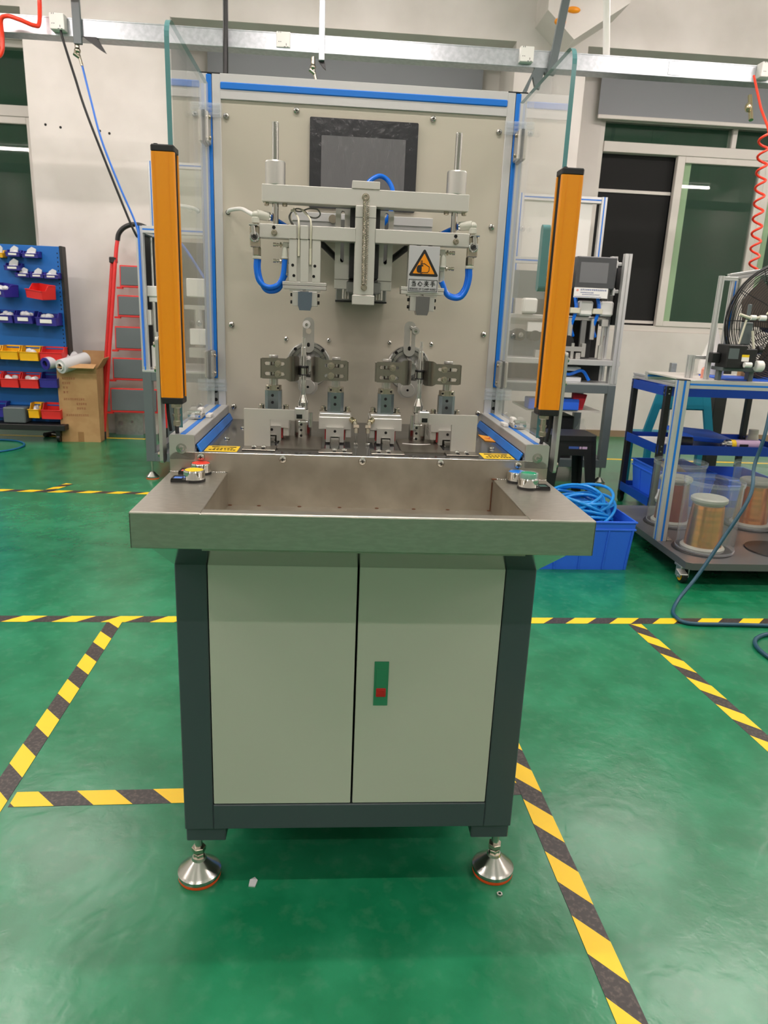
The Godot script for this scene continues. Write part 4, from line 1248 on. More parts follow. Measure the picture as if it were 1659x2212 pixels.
func station(t: Node3D, s: float) -> void:
	var Q := func(x: float, y: float, z: float) -> Vector3:
		return V(s * x, y, z)
	var X := mirror_x(s)
	var xs := 0.118 if s < 0 else 0.121
	# flyer head on the back panel
	var hx := 0.1155 if s < 0 else 0.1185
	var hy := 1.1015
	var o: Vector3 = Q.call(hx, hy, -0.434)
	var hub := part("flyer_hub", Geo.new().lathe(o, V(0, 0, 1), [[0, 0], [0.0515, 0], [0.0515, 0.028], [0.049, 0.031], [0.0435, 0.031], [0.040, 0.022], [0.034, 0.022], [0.031, 0.026], [0.016, 0.060], [0.0135, 0.068], [0, 0.068]], 48), M.hub, t)
	var hs := Geo.new()
	for i in 6:
		var a := TAU * i / 6 + 0.5
		cap_screw(hs, o + V(cos(a) * 0.0375, sin(a) * 0.0375, 0.022), V(0, 0, 1), 0.0042, 0.004)
	part("hub_screw", hs, M.steel, hub)
	var hh := Geo.new()
	for a in [2.3, 0.8, 4.4]:
		hh.cyl(o + V(cos(a) * 0.0462, sin(a) * 0.0462, 0.030), o + V(cos(a) * 0.0462, sin(a) * 0.0462, 0.0313), 0.0038, 14)
	part("hub_hole", hh, M.hole, hub)
	part("hub_ribs", _ribs(o), M.steel, hub)
	# flyer arm standing up, with its guide pulley, and the counterweight plate hanging down
	var az := -0.395
	var ax := hx + (0.0005 if s < 0 else -0.002)
	var arm := rrect(-0.0132, 0.0132, 0.028, 0.1065, 0.0130, 8)
	var hole := circle2(0, 0.076, 0.0068, 18) if s < 0 else rrect(0.0005, 0.0042, 0.045, 0.088, 0.0018)
	var am := part("flyer_arm", Geo.new().prism(arm, 0.004, xf(Vector3(s * ax, hy, az)), [hole]), M.alu, hub)
	part("arm_slot", Geo.new().prism(rrect(-0.0032, 0.0032, 0.041, 0.0505, 0.003), 0.0006, xf(V(s * ax, hy, az + 0.004))), M.hole, hub)
	var px: float = s * ax + (-0.0045 if s < 0 else 0.0125)
	var py := hy + (0.0905 if s < 0 else 0.0865)
	if s > 0:
		part("pulley_carrier", Geo.new().box(V(px - 0.004, py + 0.003, az + 0.005), V(0.021, 0.007, 0.004), 0.0015, Basis(Vector3.BACK, -0.45)), M.alu, hub)
	part("guide_pulley", Geo.new().lathe(V(px, py, az + 0.004), V(0, 0, 1), [[0, 0], [0.0085, 0], [0.0088, 0.002], [0.0062, 0.004], [0.0062, 0.0055], [0.0088, 0.0075], [0.0085, 0.0095], [0.0035, 0.0098], [0.003, 0.0085], [0, 0.0085]], 24), M.white_plastic if s < 0 else M.alu, hub)
	part("pulley_screw", Geo.new().lathe(V(px, py, az + 0.0135), V(0, 0, 1), [[0, 0], [0.0032, 0], [0.0032, 0.0016], [0.0014, 0.0018], [0.0012, 0.0006], [0, 0.0006]], 12), M.steel, hub)
	var cw := [Vector2(-0.0225, -0.028), Vector2(-0.0225, -0.055), Vector2(-0.013, -0.0675), Vector2(0.013, -0.0675), Vector2(0.0225, -0.055), Vector2(0.0225, -0.028)]
	part("counterweight_plate", Geo.new().prism(cw, 0.004, xf(V(s * ax, hy, az - 0.002))), M.alu, hub)
	part("counterweight", Geo.new().lathe(V(s * ax, hy - 0.0495, az + 0.002), V(0, 0, 1), [[0, 0], [0.0165, 0], [0.0165, 0.008], [0.016, 0.0085], [0.003, 0.0085], [0.003, 0.006], [0, 0.006]], 28), M.alu, hub)
	part("counterweight_screw", Geo.new().cyl(V(s * ax, hy - 0.0495, az + 0.0095), V(s * ax, hy - 0.0495, az + 0.0108), 0.0028, 12), M.hole, hub)
	# base plate, spindle post, cone, mandrel and bobbin
	var T := Transform3D(Basis(V(1, 0, 0), V(0, 0, -1), V(0, 1, 0)), V(0, 0.965, 0))
	part("base_plate", Geo.new().prism(rrect(minf(s * 0.162, s * 0.078), maxf(s * 0.162, s * 0.078), 0.0555, 0.20, 0.004), 0.0035, T), M.smoked, t)
	var so: Vector3 = Q.call(xs, 0.9685, -0.192)
	var sp := part("spindle_post", Geo.new().lathe(so, Vector3.UP, [[0, 0], [0.0172, 0], [0.0172, 0.033], [0.0162, 0.0345], [0, 0.0345]], 36), M.steel, t)
	var g := Geo.new()
	for y in [0.028, 0.0165, 0.005]:
		g.cyl(so + V(-0.003, y, 0.0163), so + V(-0.003, y, 0.0176), 0.0026, 14)
	part("post_hole", g, M.hole, sp)
	part("flat_face", Geo.new().bb(so.x - 0.0085, so.x + 0.0025, so.y + 0.001, so.y + 0.0335, so.z + 0.0145, so.z + 0.0168), M.chrome, sp)
	part("spindle_cone", Geo.new().lathe(so + V(0, 0.0345, 0), Vector3.UP, [[0, 0], [0.007, 0], [0.007, 0.02], [0.0108, 0.024], [0.0108, 0.0375], [0.0052, 0.053], [0, 0.053]], 32), M.steel, sp)
	part("spindle_rod", Geo.new().lathe(so + V(0, 0.085, 0), Vector3.UP, [[0, 0], [0.0052, 0], [0.0052, 0.097], [0.0048, 0.0985], [0.0034, 0.0985], [0.0034, 0.1165], [0.003, 0.1175], [0, 0.1175]], 24), M.chrome, sp)
	var bo := so + V(0, 0.127, 0)
	var bob := part("wire_bobbin", Geo.new().lathe(bo, Vector3.UP, [[0, 0.0015], [0.0098, 0.0015], [0.0098, 0.0158], [0, 0.0158]], 28), M.steel, sp)
	g = Geo.new()
	for e in [[0.0, 0.0025], [0.0145, 0.019]]:
		g.lathe(bo + V(0, e[0], 0), Vector3.UP, [[0, 0], [0.0102, 0], [0.0108, 0.0008], [0.0108, e[1] - e[0] - 0.0008], [0.0102, e[1] - e[0]], [0, e[1] - e[0]]], 24)
	for i in 6:
		var a := TAU * i / 6 + 0.25
		g.box(bo + V(sin(a) * 0.0099, 0.0085, cos(a) * 0.0099), V(0.0012, 0.014, 0.0012), 0.0, Basis(Vector3.UP, a))
	part("bobbin_flange", g, M.black, bob)
	# inverted-L plate at the front with its small finger
	var lp := [Vector2(0.2255, 0.9655), Vector2(0.2255, 1.0385), Vector2(0.1035, 1.0385), Vector2(0.1035, 1.0195), Vector2(0.176, 1.0195), Vector2(0.176, 0.9655)]
	var br := part("finger_bracket", Geo.new().add(Geo.new().prism(lp, 0.010, xf(V(0, 0, -0.088))), X), M.alu_plate, t)
	part("bracket_foot", Geo.new().add(Geo.new().bb(0.2255, 0.163, 0.965, 0.9675, -0.088, -0.04, 0.0006), X), M.smoked, br)
	for x in [0.205, 0.187]:
		part("foot_screw", _dome(Q.call(x, 0.9675, -0.066), 0.0056), M.steel, br)
		part("foot_slot", Geo.new().add(Geo.new().bb(x + 0.003, x - 0.003, 0.9675, 0.9678, -0.06, -0.045), X), M.hole, br)
	part("wire_finger", Geo.new().add(Geo.new().bb(0.129, 0.108, 1.022, 1.0455, -0.084, -0.062, 0.002), X), M.alu, br)
	part("finger_pad", Geo.new().add(Geo.new().bb(0.1255, 0.1125, 1.045, 1.0465, -0.079, -0.067, 0.0004).bb(0.125, 0.114, 1.025, 1.0335, -0.0625, -0.0612, 0.0004), X), M.black_gloss, br)
	part("finger_mark", Geo.new().add(Geo.new().bb(0.1225, 0.1155, 1.0464, 1.0472, -0.075, -0.071), X), M.white_plastic, br)
	part("finger_pivot", Geo.new().cyl(Q.call(0.099, 1.005, -0.092), Q.call(0.099, 1.033, -0.092), 0.0042, 12).cyl(Q.call(0.1035, 1.02, -0.1), Q.call(0.097, 1.02, -0.1), 0.006, 12), M.steel, br)
	# two carriages, inner and outer
	for k in 2:
		carriage(t, s, [0.0515, 0.178][k], k, xs)
	# slotted clamp strip by the middle of the front edge
	var cs := part("clamp_strip", Geo.new().add(Geo.new().bb(0.082, 0.018, 0.965, 0.9672, -0.072, -0.034, 0.0006), X), M.smoked, t)
	for x in [0.052, 0.033]:
		part("strip_screw", _dome(Q.call(x, 0.9672, -0.056), 0.0058), M.steel, cs)
		part("strip_slot", Geo.new().add(Geo.new().bb(x + 0.003, x - 0.003, 0.9672, 0.9675, -0.05, -0.038), X), M.hole, cs)


func _ribs(o: Vector3) -> Geo:
	var g := Geo.new()
	for i in 8:
		var a := TAU * i / 8 + 0.2
		var d := V(cos(a), sin(a), 0)
		g.tube([o + d * 0.0325 + V(0, 0, 0.026), o + d * 0.016 + V(0, 0, 0.061)], 0.0014, 6)
	return g

func _dome(a: Vector3, r: float) -> Geo:
	var g := Geo.new()
	pan_screw(g, a, Vector3.UP, r)
	return g


func carriage(t: Node3D, s: float, x: float, k: int, xs: float) -> void:
	var X := mirror_x(s)
	var e := 1.0 if k == 1 else -1.0     # towards the outside
	var g := Geo.new()
	# linear rail with its runner
	var rp := [Vector2(-0.0075, 0.965), Vector2(0.0075, 0.965), Vector2(0.0075, 0.9685), Vector2(0.0058, 0.971), Vector2(0.0075, 0.974), Vector2(0.0075, 0.978), Vector2(-0.0075, 0.978), Vector2(-0.0075, 0.974), Vector2(-0.0058, 0.971), Vector2(-0.0075, 0.9685)]
	g.add(Geo.new().prism(rp, 0.27, xf(V(x, 0, -0.385))), X)
	var rl := part("linear_rail", g, M.steel, t)
	var up := [Vector2(-0.018, 0.968), Vector2(-0.0098, 0.968), Vector2(-0.0098, 0.9795), Vector2(0.0098, 0.9795), Vector2(0.0098, 0.968), Vector2(0.018, 0.968), Vector2(0.018, 0.9965), Vector2(0.017, 0.998), Vector2(-0.017, 0.998), Vector2(-0.018, 0.9965)]
	var rn := part("rail_runner", Geo.new().add(Geo.new().prism(up, 0.06, xf(V(x, 0, -0.198))), X), M.alu, rl)
	for rx in [-0.0192, 0.0192]:
		part("red_seal", Geo.new().add(Geo.new().bb(x + rx - 0.00135, x + rx + 0.00135, 0.971, 0.996, -0.195, -0.152, 0.0005), X), M.seal, rl)
	part("runner_hole", Geo.new().add(Geo.new().cyl(V(x, 0.9905, -0.1381), V(x, 0.9905, -0.1374), 0.0028, 14), X), M.hole, rl)
	# carriage block
	var cb := part("carriage_block", Geo.new().add(Geo.new().bb(x - 0.033, x + 0.033, 0.992, 1.0175, -0.228, -0.150, 0.0012).bb(x - 0.033, x - 0.0215, 0.976, 0.992, -0.228, -0.152, 0.0008), X), M.alu_plate, t)
	part("top_plate", Geo.new().add(Geo.new().bb(x - 0.031, x + 0.031, 1.0175, 1.024, -0.226, -0.156, 0.001), X), M.alu, cb)
	for dx in [-0.025, 0.025]:
		bolt("block_screw", cb, V(s * (x + dx), 1.024, -0.19), Vector3.UP, 0.0054, 0.009, 0.0078)
	# eight-sided post
	var pz := -0.185
	var po := V(s * x, 1.0235, pz)
	var ps := part("post_block", Geo.new().prism([Vector2(-0.0165, -0.0105), Vector2(-0.0105, -0.0165), Vector2(0.0105, -0.0165), Vector2(0.0165, -0.0105), Vector2(0.0165, 0.0105), Vector2(0.0105, 0.0165), Vector2(-0.0105, 0.0165), Vector2(-0.0165, 0.0105)], 0.041, Transform3D(Basis(V(1, 0, 0), V(0, 0, -1), V(0, 1, 0)), po)), M.post, cb)
	part("post_hole", Geo.new().cyl(po + V(-0.001, 0.0315, 0.0164), po + V(-0.001, 0.0315, 0.0172), 0.0029, 14).cyl(po + V(-0.001, 0.0175, 0.0164), po + V(-0.001, 0.0175, 0.0172), 0.0029, 14), M.hole, cb)
	part("clamp_collar", Geo.new().lathe(po + V(0, 0.0405, 0), Vector3.UP, [[0, 0], [0.0155, 0], [0.016, 0.0008], [0.016, 0.0102], [0.0152, 0.011], [0, 0.011]], 32), M.nickel, cb)
	part("collar_hole", Geo.new().cyl(po + V(0.0095, 0.046, 0.0122), po + V(0.0102, 0.046, 0.0131), 0.0022, 10).cyl(po + V(-0.0095, 0.046, 0.0122), po + V(-0.0102, 0.046, 0.0131), 0.0022, 10), M.hole, cb)
	var sh := part("guide_shaft", Geo.new().lathe(po + V(0, 0.05, 0), Vector3.UP, [[0, 0], [0.0088, 0], [0.0088, 0.0555], [0, 0.0555]], 28), M.steel, cb)
	part("shaft_cap", Geo.new().cyl(po + V(0, 0.1055, 0), po + V(0, 0.111, 0), 0.0092, 24, -1.0, 0.001), M.alu, cb)
	# deflector plate: flat slotted part, then a wing that curls back towards the spindle
	var y0 := 1.0885
	var y1 := 1.1295
	var z := -0.166
	var xa := x + e * 0.0225
	var xb := x - e * 0.0235
	var holes := []
	for y in [1.1185, 1.0985]:
		holes.append(rrect(minf(xa - e * 0.006, xb), maxf(xa - e * 0.006, xb), y - 0.0034, y + 0.0034, 0.0033))
	var dp := part("deflector_plate", Geo.new().add(Geo.new().prism(rrect(minf(xa, xb - e * 0.004), maxf(xa, xb - e * 0.004), y0, y1, 0.003), 0.0022, xf(V(0, 0, z)), holes), X), M.smoked, t)
	var wing := Geo.new()
	var n := 12
	for i in n:
		var f := [float(i) / n, float(i + 1) / n]
		var P := []
		for q in f:
			var a: float = q * 1.15
			var px: float = xb - e * 0.003 - e * sin(a) * 0.026
			var zz: float = z + 0.0011 - (1.0 - cos(a)) * 0.04
			var hy: float = 0.0 if q < 0.02 else 0.0045 * sin(minf(1.0, q * 3.0) * PI / 2)
			var inset: float = 0.003 * maxf(0.0, q - 0.75) / 0.25
			P.append([px, zz, y1 + hy - inset, y0 - hy + inset, V(-e * -sin(a), 0, cos(a)).normalized()])
		for d in [0.0011, -0.0011]:
			var sg := signf(d)
			var q0: Vector3 = P[0][4]
			var q1: Vector3 = P[1][4]
			wing.quads(V(P[0][0], P[0][2], P[0][1]) + q0 * d, V(P[1][0], P[1][2], P[1][1]) + q1 * d, V(P[1][0], P[1][3], P[1][1]) + q1 * d, V(P[0][0], P[0][3], P[0][1]) + q0 * d, q0 * sg, q1 * sg, q1 * sg, q0 * sg)
		for w in [2, 3]:
			var q0: Vector3 = P[0][4] * 0.0011
			var q1: Vector3 = P[1][4] * 0.0011
			wing.quad(V(P[0][0], P[0][w], P[0][1]) + q0, V(P[1][0], P[1][w], P[1][1]) + q1, V(P[1][0], P[1][w], P[1][1]) - q1, V(P[0][0], P[0][w], P[0][1]) - q0, V(0, 1 if w == 2 else -1, 0))
	part("deflector_wing", Geo.new().add(wing, X), M.smoked, dp)
	part("bent_lip", Geo.new().add(Geo.new().bb(xa, xa + e * 0.0022, y0 + 0.001, y1 - 0.001, z - 0.012, z + 0.002, 0.0006), X), M.smoked, dp)
	for y in [1.1185, 1.0985]:
		bolt("plate_screw", dp, V(s * (x - e * 0.0105), y, z + 0.0022), V(0, 0, 1), 0.0046, 0.006, 0.0068)


func nozzles(t: Node3D) -> void:
	for e in [[-0.009, -0.6], [0.0145, 0.6]]:
		var x: float = e[0]
		var n := part("air_nozzle", Geo.new().cyl(V(x, 0.965, -0.126), V(x, 0.992, -0.126), 0.0019, 10).hex(V(x, 0.965, -0.126), V(x, 0.97, -0.126), 0.0045), M.steel, t)
		part("nozzle_body", Geo.new().cyl(V(x, 0.99, -0.126), V(x, 1.0, -0.128), 0.0045, 14).hex(V(x, 0.999, -0.127), V(x, 1.006, -0.13), 0.0062).cyl(V(x, 1.004, -0.13), V(x + e[1] * 0.008, 1.0125, -0.142), 0.005, 14), M.nickel, n)
		part("nozzle_tip", Geo.new().cyl(V(x + e[1] * 0.006, 1.01, -0.136), V(x + e[1] * 0.016, 1.014, -0.15), 0.0058, 14, -1.0, 0.001), M.brass, n)

func trunking() -> void:
	var t := thing("cable_trunking", "long galvanised metal cable trunking hung across the hall with white sockets", "trunking", V(0, 2.767, -3.8))
	part("trunk_body", Geo.new().bb(-5.6, 5.6, 0, 0.096, -0.11, 0, 0.002), M.galv, t)
	part("trunk_cover", Geo.new().bb(-5.6, 0.3, 0.092, 0.099, -0.112, 0.002, 0.001).bb(0.304, 5.6, 0.092, 0.099, -0.112, 0.002, 0.001), M.galv, t)
	for x in [[-1.76, 0.06], [-0.416, 0.01], [1.11, 0.05], [2.68, 0.07], [4.4, 0.05]]:
		var d: float = x[1]
		var o := part("power_socket", Geo.new().bb(x[0] - 0.043, x[0] + 0.043, 0.016, 0.102, 0.0, d, 0.003), M.white_plastic, t)
		var g := Geo.new()
		for e in [[0.018, 0.022, 0.003, 0.012, 0.0], [0.009, 0.008, 0.010, 0.003, 0.0], [0.027, 0.008, 0.010, 0.003, 0.0], [-0.027, 0.09, 0.003, 0.007, 0.0], [-0.016, 0.09, 0.003, 0.007, 0.0], [-0.027, 0.036, 0.006, 0.003, 0.0], [-0.016, 0.036, 0.006, 0.003, 0.0]]:
			g.box(V(x[0] + e[0], 0.012 + e[1] * 0.95, d + 0.0003), V(e[2], e[3], 0.0012))
		part("socket_slot", g, M.hole, o)
	part("blank_plate", Geo.new().bb(2.05, 2.13, 0.01, 0.09, 0, 0.004, 0.001), M.galv, t)
	# the hangers: flat bars from the ceiling that reach under the trunking
	for e in [[-1.655, 0.048, M.galv], [-0.178, 0.036, M.galv], [3.6, 0.045, M.galv]]:
		part("hanger_bar", Geo.new().bb(e[0] - e[1] / 2, e[0] + e[1] / 2, -0.045, 1.83, 0.006, 0.03, 0.002), M.frame_grey if e[0] < -1 else M.galv, t)
	part("hanger_bar", Geo.new().box(V(1.4, 0.9, 0.02), V(0.05, 1.9, 0.03), 0.002, Basis(Vector3.BACK, -0.13)), M.frame_grey, t)
	part("corner_bracket", Geo.new().prism([Vector2(-1.63, 0.005), Vector2(-1.55, 0.005), Vector2(-1.50, -0.075), Vector2(-1.53, -0.06)], 0.03, xf(V(0, 0, -0.03))), M.black, t)
	part("corner_bracket", Geo.new().prism([Vector2(-0.2, -0.04), Vector2(-0.16, -0.04), Vector2(-0.15, -0.09), Vector2(-0.17, -0.075)], 0.02, xf(V(0, 0, -0.02))), M.black, t)
	var bk := Geo.new()
	bk.prism([Vector2(1.18, 0.0), Vector2(1.32, 0.0), Vector2(1.26, -0.05), Vector2(1.24, -0.02), Vector2(1.22, -0.12), Vector2(1.19, -0.11), Vector2(1.17, -0.05), Vector2(1.12, -0.2), Vector2(1.09, -0.19)], 0.03, xf(V(0, 0, -0.03)))
	part("clamp_bracket", bk, M.frame_grey, t)
	for x in [[-1.668, -0.04], [-0.232, -0.045]]:
		part("air_coupling", Geo.new().cyl(V(x[0], x[1] + 0.02, 0.0), V(x[0], x[1] - 0.02, 0.0), 0.014, 14).ball(V(x[0], x[1] - 0.035, 0.0), V(0.02, 0.018, 0.02)).cyl(V(x[0] - 0.02, x[1] - 0.05, 0.005), V(x[0] + 0.012, x[1] - 0.07, 0.0), 0.013, 12).cyl(V(x[0] + 0.005, x[1] - 0.05, 0), V(x[0] + 0.022, x[1] - 0.115, 0), 0.009, 12), M.nickel, t)
	part("white_pipe", Geo.new().cyl(V(1.66, 0.06, -0.06), V(1.45, 1.83, -0.06), 0.022, 14), M.white_plastic, t)
	# hanging lines
	single("black_cable", Geo.new().tube(spline([V(-1.745, 2.79, -3.76), V(-1.735, 2.74, -3.75), V(-1.69, 2.55, -3.78), V(-1.62, 2.3, -3.8), V(-1.41, 1.72, -3.83), V(-1.36, 1.62, -3.86)], 8), 0.0075, 8), M.black, "black power cable slanting from the left socket down to the machine behind", "cable")
	single("blue_hose", Geo.new().tube(spline([V(-1.645, 2.61, -3.8), V(-1.6, 2.42, -3.78), V(-1.55, 2.2, -3.78), V(-1.46, 1.94, -3.8), V(-1.375, 1.72, -3.82), V(-1.36, 1.6, -3.82), V(-1.362, 1.2, -3.822), V(-1.36, 0.8, -3.82)], 8), 0.0065, 8), mat(rgb(50, 118, 222), 0.35), "thin blue air hose slanting from the trunking coupling at left", "hose")
	single("black_cable", Geo.new().tube([V(-0.748, 4.6, -3.76), V(-0.758, 3.3, -3.76), V(-0.762, 2.9, -3.755), V(-0.77, 2.4, -3.75), V(-0.78, 1.9, -3.74)], 0.016, 10), M.black, "thick black cable hanging straight down behind the machine", "cable")
	# red coiled air hoses
	single("coiled_hose", Geo.new().tube(spline([V(-1.60, 3.05, -3.74), V(-1.64, 2.985, -3.7), V(-1.72, 2.975, -3.7), V(-1.84, 3.05, -3.72), V(-1.85, 2.92, -3.74), V(-1.855, 2.80, -3.72), V(-1.88, 2.782, -3.7), V(-1.95, 2.80, -3.68), V(-2.02, 2.815, -3.68), V(-2.065, 2.80, -3.7), V(-2.075, 2.72, -3.72), V(-2.085, 2.64, -3.72), V(-2.12, 2.61, -3.72), V(-2.2, 2.63, -3.72), V(-2.26, 2.7, -3.72)], 8), 0.0125, 10), M.red_coil, "red stretched coil hose in the upper left corner", "hose")
	var pts := []
	for i in 9 * 24 + 1:
		var f := i / (9.0 * 24.0)
		var a := TAU * i / 24.0
		pts.append(V(2.54 + f * 0.08 + cos(a) * 0.028, 2.383 - f * 0.797, -3.4 + sin(a) * 0.028))
	single("coiled_hose", Geo.new().tube([V(2.585, 2.78, -3.72), V(2.575, 2.55, -3.55), V(2.565, 2.42, -3.42)] + pts, 0.0075, 8), M.red_coil, "red coil hose hanging in a zigzag at the right edge", "hose")
	single("air_valve", Geo.new().cyl(V(2.57, 2.66, -3.7), V(2.56, 2.5, -3.62), 0.014, 12).ball(V(2.545, 2.58, -3.65), V(0.022, 0.03, 0.022)), M.brass, "small brass air valve above the red coil hose at right", "valve")


func small_bin(t_at: Vector3, w: float, h: float, d: float, m: Material, label: String, turn := 0.0, tilt := 0.0) -> Node3D:
	var t := thing("storage_bin", label, "bin", t_at, turn, "coloured bins hung on the blue board")
	t.rotation.x = tilt
	var g := Geo.new()
	var c := h * 0.62
	var k := 0.004
	# side with a low front
	var side := [Vector2(0, 0), Vector2(d * 0.92, 0), Vector2(d, c), Vector2(d * 0.72, c), Vector2(d * 0.5, h), Vector2(0, h)]
	for s in [-1.0, 1.0]:
		g.prism(side, k, Transform3D(Basis(V(0, 0, 1), V(0, 1, 0), V(-1, 0, 0)), V(s * (w / 2 - k / 2) + k / 2, 0, 0)))
	g.bb(-w / 2, w / 2, 0, k, 0, d * 0.92)
	g.bb(-w / 2, w / 2, 0, h, 0, k)
	g.quad(V(-w / 2, 0, d * 0.92), V(w / 2, 0, d * 0.92), V(w / 2, c, d), V(-w / 2, c, d), V(0, 0, 1))
	part("bin_body", g, m, t)
	part("bin_rim", Geo.new().bb(-w / 2 - 0.003, w / 2 + 0.003, c - 0.006, c, d - 0.001, d + 0.006, 0.002).bb(-w / 2 - 0.003, -w / 2 + k, h - 0.006, h, 0, d * 0.5, 0.002).bb(w / 2 - k, w / 2 + 0.003, h - 0.006, h, 0, d * 0.5, 0.002), m, t)
	return t


func left_corner() -> void:
	# pegboard rack
	var t := thing("tool_rack", "tall blue perforated board with black side posts standing by the left window", "rack", V(-3.1, 0, -5.3))
	part("rack_board", Geo.new().bb(-0.75, 0.70, 0.12, 1.65, -0.01, 0, 0.003), M.board_blue, t)
	for x in [-0.76, 0.71]:
		part("side_post", Geo.new().bb(x - 0.012, x + 0.012, 0.1, 1.655, -0.09, 0.005, 0.003), M.black, t)
	var g := Geo.new()
	for i in 42:
		g.box(V(0.68, 0.16 + i * 0.035, 0.0006), V(0.008, 0.012, 0.0012))
	part("board_slots", g, M.hole, t).set_meta("kind", "stuff")
	part("hanging_rail", Geo.new().bb(-0.74, 0.69, 0.305, 0.315, 0, 0.012).bb(-0.74, 0.69, 0.575, 0.585, 0, 0.012).bb(-0.74, 0.69, 0.80, 0.81, 0, 0.012).bb(-0.74, 0.69, 1.1, 1.11, 0, 0.012), M.board_blue, t)
	part("bottom_shelf", Geo.new().bb(-0.75, 0.70, 0.11, 0.16, -0.02, 0.2, 0.004), M.black, t)
	for x in [-0.68, 0.62]:
		part("caster", Geo.new().cyl(V(x - 0.012, 0.038, 0.12), V(x + 0.012, 0.038, 0.12), 0.038, 16).bb(x - 0.02, x + 0.02, 0.05, 0.11, 0.1, 0.15, 0.003), M.black_gloss, t)
	# cx, bottom, w, h, colour, contents, label
	var B := [
		[-2.862, 1.538, 0.06, 0.06, "y", 1, "small yellow bin in the board's upper corner"],
		[-2.752, 1.550, 0.115, 0.055, "n", 1, "left navy bin of the board's top row"],
		[-2.612, 1.546, 0.13, 0.055, "n", 1, "right navy bin of the board's top row"],
		[-2.765, 1.440, 0.13, 0.06, "n", 1, "navy bin alone in the board's second row"],
		[-2.689, 1.388, 0.115, 0.05, "n", 1, "left one of three small joined navy bins"],
		[-2.572, 1.388, 0.11, 0.05, "n", 1, "middle one of three small joined navy bins"],
		[-2.455, 1.386, 0.115, 0.05, "n", 1, "right one of three small joined navy bins"],
		[-2.812, 1.232, 0.17, 0.10, "n", 1, "large navy bin level with the askew red bin"],
		[-2.512, 1.225, 0.18, 0.115, "r", 0, "red bin hung askew near the board's right edge"],
		[-2.856, 1.012, 0.155, 0.105, "n", 1, "left navy bin above the yellow bins"],
		[-2.691, 1.012, 0.15, 0.105, "n", 1, "middle navy bin above the yellow bins"],
		[-2.503, 1.000, 0.17, 0.11, "n", 1, "right navy bin above the yellow and red bins"],
		[-2.998, 0.708, 0.15, 0.11, "y", 0, "leftmost yellow bin in the row that ends with a red bin"],
		[-2.836, 0.708, 0.148, 0.115, "y", 0, "middle yellow bin in the row that ends with a red bin"],
		[-2.672, 0.703, 0.155, 0.12, "y", 1, "yellow bin next to the red one in its row"],
		[-2.487, 0.712, 0.185, 0.11, "r", 0, "red bin at the right end of the yellow row"],
		[-3.015, 0.475, 0.155, 0.12, "r", 0, "leftmost red bin in the row that ends with a navy bin"],
		[-2.854, 0.470, 0.15, 0.125, "r", 1, "middle red bin of the lower row"],
		[-2.690, 0.468, 0.155, 0.125, "r", 1, "red bin beside the lower navy bin"],
		[-2.527, 0.478, 0.15, 0.125, "n", 0, "navy bin at the right end of the row of red bins"],
		[-2.985, 0.21, 0.12, 0.125, "n", 0, "navy bin in the bottom row at the left edge"],
		[-2.674, 0.21, 0.09, 0.125, "y", 1, "narrow yellow bin beside the grey box"],
		[-2.527, 0.205, 0.165, 0.13, "r", 0, "red bin in the bottom row, behind the carton's edge"]]
	var cols := {"n": M.navy, "r": M.bin_red, "y": M.bin_yellow}
	var rn := RandomNumberGenerator.new()
	rn.seed = 12
	for e in B:
		var d: float = 0.09 if e[3] < 0.07 else 0.15
		var tilt := 0.1
		var b := small_bin(V(e[0], e[1], -5.298), e[2], e[3], d, cols[e[4]], e[6], 0.0, 0.0)
		if e[6].contains("askew"):
			b.rotation = V(0.05, -0.45, -0.1)
			b.position.z = -5.26
		if e[4] == "n" and e[5] == 1:
			part("bin_label", Geo.new().bb(-e[2] * 0.28, e[2] * 0.28, e[3] * 0.2, e[3] * 0.48, d * 0.965, d + 0.002), M.white, b)
		if e[5] == 1:
			var bag := Geo.new()
			for i in 4:
				bag.ball(V(rn.randf_range(-0.25, 0.25) * e[2], e[3] * rn.randf_range(0.45, 0.7), d * rn.randf_range(0.35, 0.75)), V(e[2] * 0.2, e[3] * rn.randf_range(0.18, 0.3), d * 0.16), 8)
			if e[3] < 0.07 or e[6].contains("bag"):
				bag.prism([Vector2(-e[2] * 0.3, e[3] * 0.5), Vector2(e[2] * 0.25, e[3] * 0.5), Vector2(e[2] * 0.32, e[3] * 1.3), Vector2(e[2] * 0.05, e[3] * 1.6), Vector2(-e[2] * 0.22, e[3] * 1.15)], 0.012, xf(V(0, 0, d * 0.5)))
			var bo := part("plastic_bag", bag, M.bag, self)
			bo.name = numbered("plastic_bag")
			bo.transform = b.transform
			tag(bo, "pale bag in the " + e[6], "bag", "bags of parts in the coloured bins")
	single("grey_box", Geo.new().bb(-2.925, -2.74, 0.165, 0.30, -5.27, -5.13, 0.008), M.frame_grey, "grey lidded box on the bottom shelf of the blue board", "box")
	# carton with film rolls
	var c := thing("cardboard_carton", "tall brown cardboard carton with faded red print, open at the top", "carton", V(-2.31, 0, -5.36), 0.06)
	g = Geo.new()
	var hw := 0.165
	var H := 0.66
	for e in [[-hw, hw, -0.155, -0.15], [-hw, hw, 0.15, 0.155]]:
		g.bb(e[0], e[1], 0, H, e[2], e[3])
	g.bb(-hw, -hw + 0.005, 0, H, -0.15, 0.15).bb(hw - 0.005, hw, 0, H, -0.15, 0.15).bb(-hw, hw, 0, 0.005, -0.15, 0.15)
	part("carton_walls", g, M.card, c)
	part("carton_flap", Geo.new().box(V(0.07, H + 0.055, -0.17), V(0.19, 0.14, 0.005), 0.0, Basis.from_euler(V(-0.15, 0, 0))), M.card, c)
